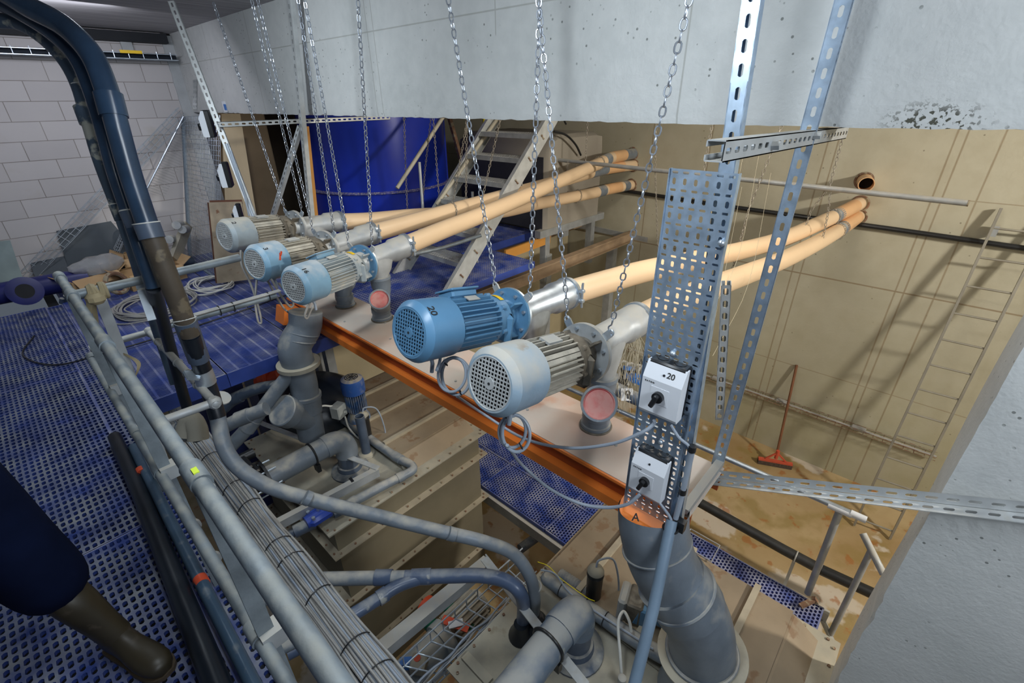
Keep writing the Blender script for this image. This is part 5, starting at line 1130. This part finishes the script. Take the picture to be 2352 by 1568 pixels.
MB().bar(P(1888, 1420, x=3.44), P(1920, 1490, x=3.44), .05, .02).build('foot_bracket', 'galv_d', o, smooth=False)
# black pipe above the floor, grey plates
o = tagpipe('floor_pipe', [P(1600, 1150, z=-4.3), P(1800, 1262, z=-4.3), P(1875, 1302, z=-4.3)], .055, mat('black_floor_pipe', (.03, .03, .03), .5, 0, .3, 9), 'black pipe on brackets running above the stained floor')
MB().tube([P(1875, 1302, z=-4.3), P(1886, 1308, z=-4.3)], .058, 16).build('white_joint', 'white', o)
MB().tube([P(1886, 1308, z=-4.3), P(2010, 1365, z=-4.3)], .055, 16).build('second_length', 'black', o)
p = P(1828, 1278, z=-4.3); MB().bar(p, p-Z*.5, .03, .03).ring(p, Y, .058, .008, 18, 6).build('bracket', 'galv_d', o, smooth=False)
# wall conduit and cable tray on the far wall
o = tagpipe('wall_conduit', [P(1400, 433, x=XF-.04), P(1694, 477, x=XF-.04), P(2056, 527, x=XF-.04), P(2352, 570, x=XF-.04), P(2600, 602, x=XF-.04)], .028, 'black', 'thin black conduit running along the far wall below the cream pipe ends', n=10)
o = thing('wall_cable_tray', (XF-.06, .4, -3.6), 'narrow wire cable tray along the foot of the far wall', 'cable tray')
A, E_ = P(1640, 868, x=XF-.02), P(2150, 1046, x=XF-.02); z0 = (A.z+E_.z)/2; A.z = E_.z = z0; A.y += 1.5
b = MB()
for dx, dz in ((0, 0), (-.06, 0), (-.12, 0), (-.12, .05), (0, .05)): b.tube([A+Vector((dx, 0, dz)), E_+Vector((dx, 0, dz))], .004, 6)
n = 40
for i in range(n): 
    p = A.lerp(E_, i/n); b.tube([p+Z*.05, p, p-X*.12, p-X*.12+Z*.05], .003, 5)
b.build('wires', 'rust', o, smooth=False)
MB().tube([A+Vector((-.05, 0, .02)), E_+Vector((-.05, 0, .02))], .014, 8).build('cables', 'cable_d', o)
for k in range(4): MB().box(A.lerp(E_, .15+.22*k)+Vector((-.05, 0, .03)), (.07, .16, .05), None, .008).build('junction_lump', 'cable_d', o)
# ladder
o = thing('ladder', P(1960, 1210, z=ZF), 'aluminium ladder leaning against the far wall beside the pillar', 'ladder')
bl, tl = P(1962, 1205, z=ZF+.02), P(2300, 478, x=XF-.05); br = bl-Y*.36+X*.05; tr = tl-Y*.36
alu = mat('aluminium', (.33, .31, .26), .5, .5)
for a, c in ((bl, tl), (br, tr)): MB().bar(a, c, .022, .045, -X).build('stile', alu, o, smooth=False)
n = int((tl-bl).length/.285)
for i in range(n): 
    f = (i+.35)/n; MB().cyl(bl.lerp(tl, f), br.lerp(tr, f), .011, 8).build('rung', alu, o)
MB().box(tl+Vector((-.02, -.02, -.22)), (.06, .06, .10)).build('top_hook', 'galv_d', o, smooth=False)
# broom
o = thing('broom', P(1780, 1060, z=ZF), 'wide floor broom with red bracket leaning on the far wall', 'broom')
hb = P(1782, 1052, z=ZF+.12); ht = P(1830, 838, x=XF-.02)
MB().tube([hb+(ht-hb)*.06, ht], .017, 10).build('handle', 'broomw', o)
L_, R_ = P(1742, 1052, z=ZF+.08), P(1820, 1066, z=ZF+.08)
MB().bar(L_, R_, .05, .03).bar(L_.lerp(R_, .2)+Z*.02, hb+Z*.10, .02, .02).bar(L_.lerp(R_, .8)+Z*.02, hb+Z*.10, .02, .02).cyl(hb, hb+Z*.14, .025, 10).build('red_bracket', 'broomr', o, smooth=False)
MB().bar(L_-Z*.045, R_-Z*.045, .07, .06).build('bristles', 'bristle', o, smooth=False)
# pipework with a number tag and dusty threads between outlet pipe and plate
o = thing('number_pipe', P(1450, 910, d=4.6), 'dark grey pipe carrying a white tag with the number 9', 'pipe')
MB().tube([P(1400, 885, d=4.4), P(1450, 910, d=4.4), P(1510, 935, d=4.4)], .065, 14).build('pipe_length', 'pvc_d', o)
c = P(1440, 906, d=4.33); MB().box(c+FW*.01, (.11, .006, .12), Matrix.Rotation(math.atan2(RT.y, RT.x), 3, 'Z')@Matrix.Rotation(-.3, 3, 'X')).build('white_tag', 'white', o, smooth=False)
text('9', .11, c-FW*.04, RT+Z*.1, -DN, 'ink', o, 'tag_number')
o = thing('valve_cluster', P(1450, 850, d=4.5), 'tangle of small blue valves and hoses below the galvanised pipe', 'valves')
random.seed(11)
for k in range(6):
    p = P(1425+random.random()*75, 830+random.random()*50, d=4.4+random.random()*.3); MB().cyl(p-Y*.06, p+Y*.06, .03, 10).build('dark_valve', 'black', o)
for (u, v) in ((1445, 845), (1462, 862), (1468, 878), (1448, 867)): MB().box(P(u, v, d=4.4), (.05, .12, .035), Euler((.3, .2, random.random()*2))).build('blue_lever', 'stickerb', o, smooth=False)
for k in range(5):
    u = 1420+k*14; MB().tube([P(u, 870, d=4.4), P(u+8, 830+k*5, d=4.4), P(u+30, 845, d=4.45), P(u+22, 885, d=4.4)], .012, 8, smooth=6).build('hose', 'cable_d', o)
b = MB(); random.seed(4)
for k in range(70):
    x0 = 1400+random.random()*75; y0 = 765+random.random()*25; dpt = 2.3+random.random()*1.2
    x1 = x0-45+random.random()*70; y1 = 850+random.random()*100
    b.tube([P(x0, y0, d=dpt), P((x0+x1)/2+random.uniform(-14, 14), (y0+y1)/2, d=dpt+.1), P(x1, y1, d=dpt+random.random()*.8)], .0014, 4, smooth=5)
for k in range(7):
    x0 = 1640+random.random()*140; y0 = 330+random.random()*100; b.tube([P(x0, y0, d=3.2), P(x0-50, y0+250, d=3.2), P(x0-80-random.random()*60, y0+420, d=2.6)], .0011, 4, smooth=4)
o = b.build('dusty_threads', 'web'); tag(o, 'dusty hanging threads and cobwebs between outlet pipe and perforated plate', 'cobweb'); o['kind'] = 'stuff'
# ================================================================ far left struts, boxes and brace
A = P(592, 520, x=1.42); T = post_to_ceiling(A, P(392, 0, x=1.42))
o = tag(strut(MB(), A, T, .045, .03, -Y-X*.5).build('slotted_strut', 'strut_w', smooth=False), 'leaning slotted strut at the far left carrying three small switch boxes', 'strut')
MB().tube([P(520, 330, x=1.38), P(545, 400, x=1.38), P(575, 480, x=1.38), P(585, 505, x=1.38)], .012, 8).tube([P(530, 345, x=1.36), P(560, 440, x=1.36), P(572, 495, x=1.36)], .007, 8).split('clipped_cable', 'cable', o)
A = P(718, 520, x=1.90); T = post_to_ceiling(A, P(668, 0, x=1.90))
tag(strut(MB(), A, T, .05, .035, -X).build('slotted_strut', 'strut_w', smooth=False), 'slotted strut hanging before the blue tank left edge', 'strut')
tag(strut(MB(), P(622, 512, x=1.7), P(690, 292, x=1.9), .045, .03, -X).build('diagonal_brace', 'strut_w', smooth=False), 'slanting slotted brace between the farthest motor and the left struts', 'brace')
tag(strut(MB(), (1.40, 4.38, -.15), (2.97, 4.38, -.148), .04, .03, -Y).build('cross_rail', 'strut_w', smooth=False), 'level slotted rail below the beam in front of the blue tank', 'rail')
b = MB().sheet(P(443, 250, x=1.44), (P(443, 180, x=1.44)-P(443, 250, x=1.44)), -Y, 6, 3, .05, .035, .03, .012, .003, -X)
tag(b.build('perforated_plate', 'strut_w', smooth=False), 'small perforated plate behind the topmost left switch box', 'plate')
G = 'small switch boxes on the far left strut'
for (u, v, lb, s_) in ((463, 285, 'topmost small white switch box on the far left strut', 1.0), (505, 402, 'middle small white switch box on the far left strut', .98), (538, 490, 'lowest small white switch box, just above the farthest motor', .75)):
    switch_box(lb, P(u, v, x=1.36), s_, 0, None, G, facing=(-.90, .43, .0), side=(-.43, -.90, 0))
o = tag(MB().box(P(516, 245, x=XB-.004), (.006, .09, .10)).build('wall_notice', 'white', smooth=False), 'small white and blue notice stuck low on the beam end', 'notice')
MB().box(P(517, 246, x=XB-.010), (.006, .05, .055)).build('blue_field', 'stickerb', o, smooth=False)
# ================================================================ clutter by the block wall
def quadpanel(name, m, label, cat, pts, t=.02):
    a, b_, c, d = [Vector(p) for p in pts]; n = (b_-a).cross(d-a).normalized()*t
    return tag(MB().loft([[a, b_, c, d], [a+n, b_+n, c+n, d+n]]).build(name, m, smooth=False), label, cat)
quadpanel('pale_board', 'wood', 'tall pale board standing behind the far left strut', 'board', [P(522, 560, y=6.75), P(600, 560, y=6.6), P(552, 262, y=6.7), P(509, 262, y=6.8)], .04)
quadpanel('yellow_board', 'woodd', 'narrow orange-brown board edge beside the blue tank', 'board', [P(712, 500, y=5.9), P(728, 500, y=5.9), P(706, 290, y=5.9), P(694, 290, y=5.9)], .04)
# mesh partition
mp_ = thing('mesh_panel', (1.4, 6.3, ZW), 'welded wire mesh panel leaning beside the block wall corner', 'mesh panel')
q0, q1, q2, q3 = P(436, 598, z=ZW), P(508, 648, z=ZW), Vector((1.86, 5.7, -.11)), P(420, 268, y=6.93)
b = MB()
for i in range(25): b.tube([q0.lerp(q1, i/24), q3.lerp(q2, i/24)], .003, 4)
for i in range(36): b.tube([q0.lerp(q3, i/35), q1.lerp(q2, i/35)], .003, 4)
b.build('mesh_wires', 'galv', mp_, smooth=False)
MB().bar(q0, q3, .05, .03).bar(q0, q1, .03, .03).build('frame', mat('blue_grey_frame', (.16, .21, .26), .5), mp_, smooth=False)
# rusty plate with rollers
rp = thing('propped_plate', (1.5, 5.55, ZW), 'rust-edged plate frame with black end rollers propped behind the farthest motor', 'frame')
f0, f1, f2, f3 = P(500, 650, y=5.5), P(584, 640, y=5.35), P(556, 463, y=5.5), P(481, 465, y=5.6)
n_ = (f1-f0).cross(f3-f0).normalized()
MB().loft([[f0, f1, f2, f3], [f0+n_*.03, f1+n_*.03, f2+n_*.03, f3+n_*.03]]).build('plate', mat('grimy_tan_plate', (.30, .25, .18), .8, 0, .3, 5, col2=(.18, .09, .05), c2=.66), rp, smooth=False)
b = MB()
for a, c in ((f0, f3), (f3, f2), (f0.lerp(f3, .26), f1.lerp(f2, .26)), (f0.lerp(f3, .78), f1.lerp(f2, .78))): b.bar(a-n_*.02, c-n_*.02, .03, .04)
b.build('rim_bars', mat('dark_rust', (.12, .05, .03), .8, 0, .3, 9), rp, smooth=False)
g_ = lambda s, t: f0.lerp(f1, s).lerp(f3.lerp(f2, s), t)
MB().loft([[g_(0.05, .02)-n_*.03, g_(.95, .02)-n_*.03, g_(.95, .22)-n_*.03, g_(.05, .22)-n_*.03], [g_(0.05, .02)-n_*.01, g_(.95, .02)-n_*.01, g_(.95, .22)-n_*.01, g_(.05, .22)-n_*.01]]).build('pale_foot_plate', 'tanktop', rp, smooth=False)
for s, t in ((.13, .12), (.85, .12), (.15, .9)): MB().cyl(g_(s, t)-n_*.07, g_(s, t), .05, 14).build('roller', 'black', rp)
# propped metal bracket, bag
o = thing('metal_bracket', P(410, 600, y=6.4), 'dusty metal arm with round bosses propped beside the mesh panel', 'bracket')
a, c = P(400, 595, y=6.3), P(430, 515, y=6.5); MB().bar(a, c, .12, .05, X-Y).build('arm', 'tanktop', o, smooth=False)
for (u, v) in ((415, 515), (398, 548), (428, 525), (395, 585)): MB().cyl(P(u, v, y=6.45), P(u-10, v+2, y=6.3), .045, 12).build('boss', 'galv_d', o)
tag(MB().tube([P(385, 612, z=-1.68), P(440, 596, z=-1.68)], .055, 14).build('black_tube', 'pvc_d'), 'short dark tube lying on the platform by the mesh panel', 'tube')
quadpanel('slate_board', 'slate', 'dark slate board leaning on the block wall behind the wire tray', 'board', [(.30, 6.85, ZW), (1.02, 6.85, ZW), (.84, 6.98, -1.18), (.36, 6.98, -1.2)], .012)
quadpanel('slate_board', 'slate', 'lower wide slate board behind the cardboard boxes', 'board', [(.02, 6.8, ZW), (.86, 6.8, ZW), (.80, 6.96, -1.45), (.05, 6.96, -1.48)], .012)
quadpanel('grey_panel', 'panelg', 'grey-green panel standing at the far left edge', 'panel', [P(-60, 690, y=6.7), P(62, 672, y=6.75), P(22, 552, y=6.9), P(-60, 560, y=6.85)], .03)
# cardboard boxes
def cbox(label, c, size, rz, flaps=True):
    o = thing('cardboard_box', c, label, 'box', 'cardboard boxes on the platform'); c = Vector(c); R = Matrix.Rotation(rz, 3, 'Z'); w, l, h = size; t = .006
    b = MB(); b.box(c+Z*t/2, (w, l, t), R)
    for s in (-1, 1): b.box(c+R@Vector((s*w/2, 0, h/2)), (t, l, h), R).box(c+R@Vector((0, s*l/2, h/2)), (w, t, h), R)
    b.build('carton', 'card', o, smooth=False)
    if flaps:
        for s in (-1, 1): MB().box(c+R@Vector((s*(w/2+.05), 0, h+.03)), (.13, l*.95, t), R@Matrix.Rotation(-s*.6, 3, 'Y')).build('flap', 'card', o, smooth=False)
        for s in (-1, 1): MB().box(c+R@Vector((0, s*(l/2+.05), h-.02)), (w*.95, .13, t), R@Matrix.Rotation(-s*.5, 3, 'X')).build('flap', 'card', o, smooth=False)
    return o
cbox('open cardboard box holding clear film, left of the others', (.42, 6.45, ZW), (.42, .34, .17), .25)
cbox('open cardboard box with tall flaps, rear of the group', (.95, 6.65, ZW), (.34, .36, .22), -.2)
cbox('large open cardboard box beside the dark arching pipes', (.92, 6.25, ZW), (.52, .36, .15), .12)
def film(label, c, s, seed):
    random.seed(seed); b = MB().sphere(c, 1, 20, s); b.v = [tuple(Vector(c)+(Vector(p)-Vector(c))*(1+.35*noise.noise(Vector(p)*9+Vector((seed, 0, 0))))) for p in b.v]
    return tag(b.build('plastic_bag', 'plastic'), label, 'bag', 'clear plastic bags')
film('crumpled clear plastic film spilling from the left cardboard box', (.52, 6.42, -1.50), (.22, .14, .10), 2)
film('crumpled clear plastic bag peaking above the rear cardboard box', (.98, 6.62, -1.42), (.13, .10, .20), 5)
film('small clear plastic bag beside the dark tube', (1.30, 6.55, -1.60), (.09, .09, .10), 8)
o = tag(MB().ring((.57, 5.95, -1.60), (.5, -.8, .3), .10, .022, 28, 8).build('rusty_ring', 'rust'), 'rusty brown ring leaning against the left cardboard box', 'ring')
tag(MB().box((.87, 5.85, ZW+.02), (.14, .3, .02), Euler((0, .2, .7))).build('orange_scrap', 'woodd', smooth=False), 'scrap of orange board between boxes and cable coil', 'board')
# cable coils on the platform
def floorcoil(label, c, rx, ry, n, seed, m='cable_d'):
    random.seed(seed); o = thing('cable_coil', (c[0], c[1], ZW), label, 'cable', 'coils of cable lying on the platform')
    for k in range(n):
        a0 = random.random()*6; sc = .72+.4*random.random(); tz = .012+.045*random.random(); ox, oy = random.uniform(-.05, .05), random.uniform(-.04, .04)
        MB().tube([Vector((c[0]+ox+math.cos(a)*rx*sc, c[1]+oy+math.sin(a)*ry*sc, ZW+tz+.012*math.sin(3*a+k))) for a in [a0+2*PI*i/20 for i in range(21)]], .007, 6, smooth=2).build('cable_turn', m, o)
    return o
floorcoil('large coil of grey cable on the platform left of the arching pipes', (.70, 5.35, 0), .30, .34, 12, 3)
floorcoil('smaller coil of pale cable on the platform near the rusty frame', (1.28, 5.55, 0), .20, .26, 8, 6, 'cable_w')
# thick blue pipe with flange
o = thing('blue_pipe', (-.2, 6.2, ZW), 'thick dark blue flanged pipe lying across the end of the walkway', 'pipe')
nb = mat('deep_blue_pipe', (.015, .02, .13), .4, 0, .2, 8)
MB().tube([(-1.2, 6.55, -1.60), (.12, 6.42, -1.60), (.42, 6.38, -1.60)], .10, 24).build('pipe_length', nb, o)
MB().lathe((-.08, 6.30, -1.58), (0, -1, .15), [(0, .07), (.0, .13), (.03, .135), (.035, .10), (.035, .06)], 28, False).cyl((-.08, 6.42, -1.58), (-.08, 6.30, -1.58), .085, 20).build('side_flange', nb, o)
MB().cyl((-.08, 6.272, -1.576), (-.08, 6.262, -1.5745), .068, 24).build('dark_opening', 'dark', o)
b = MB()
for k in range(9): b.cyl((.12+.035*k, 6.22+.02*math.sin(k*2), ZW), (.14+.035*k, 6.2, ZW+.05+.02*(k % 3)), .02, 8)
o = b.build('fittings_pile', 'pvc_d'); tag(o, 'pile of small dark fittings on the walkway end', 'fittings'); o['kind'] = 'stuff'
# wall-mounted wire tray with black cables and yellow label
o = thing('wall_cable_tray', (.9, 6.9, .35), 'dark wire cable tray high on the block wall with a yellow label', 'cable tray')
A, E_ = Vector((-1.6, 6.86, .42)), Vector((1.93, 6.86, .42)); b = MB()
for dy, dz in ((0, 0), (-.13, 0), (-.13, .05), (-.06, 0)): b.tube([A+Vector((0, dy, dz)), E_+Vector((0, dy, dz))], .0045, 5)
for i in range(28): 
    p = A.lerp(E_, (i+.5)/28); b.tube([p, p-Y*.13, p-Y*.13+Z*.07], .004, 5)
b.build('wires', 'galv', o, smooth=False)
MB().tube([A+Vector((0, -.05, .03)), E_+Vector((0, -.05, .03))], .032, 10).tube([A+Vector((0, -.10, .02)), E_+Vector((-.05, -.10, .02))], .018, 8).build('black_cables', 'pvc_k', o)
yl = P(301, 119, y=6.70); MB().box(yl, (.19, .006, .028)).build('yellow_label', 'yellow', o, smooth=False)
MB().box((1.55, 6.97, .52), (.10, .02, .16)).build('wall_bracket', 'galv_d', o, smooth=False)
# leaning wire tray lengths
def leantray(label, a, c, w, side, m, name='loose_wire_tray', n=34, hgt=.055):
    o = thing(name, a, label, 'cable tray', 'loose wire trays leaning on the block wall'); a = Vector(a); c = Vector(c); d = (c-a).normalized(); s = Vector(side); s = (s-d*s.dot(d)).normalized(); u = s.cross(d).normalized()
    if u.y > 0: u = -u
    b = MB()
    for f in (-.5, -.17, .17, .5): b.tube([a+s*w*f, c+s*w*f], .003, 5)
    for f in (-.5, .5): b.tube([a+s*w*f+u*hgt, c+s*w*f+u*hgt], .003, 5)
    for i in range(n): 
        p = a.lerp(c, (i+.5)/n); b.tube([p-s*w/2+u*hgt, p-s*w/2, p+s*w/2, p+s*w/2+u*hgt], .0028, 5)
    b.build('wire_mesh', m, o, smooth=False); return o
leantray('long wire cable tray leaning diagonally across the block wall', P(25, 672, z=ZW+.02), P(420, 257, y=6.92), .12, X, 'galv')
o = thing('loose_bar', P(338, 440, y=6.9), 'thin bright bar leaning under the wall corner, wires fanned along it', 'bar')
a, c = P(335, 438, y=6.88), P(421, 268, y=6.88); MB().tube([a, c], .010, 8).build('bar', 'galv', o)
b = MB()
for i in range(30): 
    p = a.lerp(c, (i+.5)/30); b.tube([p, p+X*.16-Z*.10+Y*.02], .0022, 4)
b.build('short_wires', 'galv_d', o, smooth=False)
leantray('short end of wire tray resting on the wall behind the boxes', P(268, 578, y=6.8), P(292, 525, y=6.95), .05, X, 'galv', n=8)
o = tag(MB().tube([(-.15, 5.4, ZW+.012), (-.25, 5.0, ZW+.012), (-.1, 4.6, ZW+.012), (.2, 4.5, ZW+.03), (.7, 4.55, ZW+.012), (1.2, 4.6, ZW+.012), (1.8, 4.7, ZW+.012)], .006, 6, smooth=8).build('loose_cable', 'black'), 'thin black cable wandering across walkway and platform', 'cable')
# rusty clamp on the lower walkway end
tag(MB().bar(P(1838, 1392, z=-3.66), P(1872, 1376, z=-3.62), .035, .03).bar(P(1868, 1372, z=-3.6), P(1876, 1384, z=-3.64), .03, .03).build('rusty_clamp', 'rust', smooth=False), 'rusty clamp lying on the end of the low blue walkway', 'clamp')
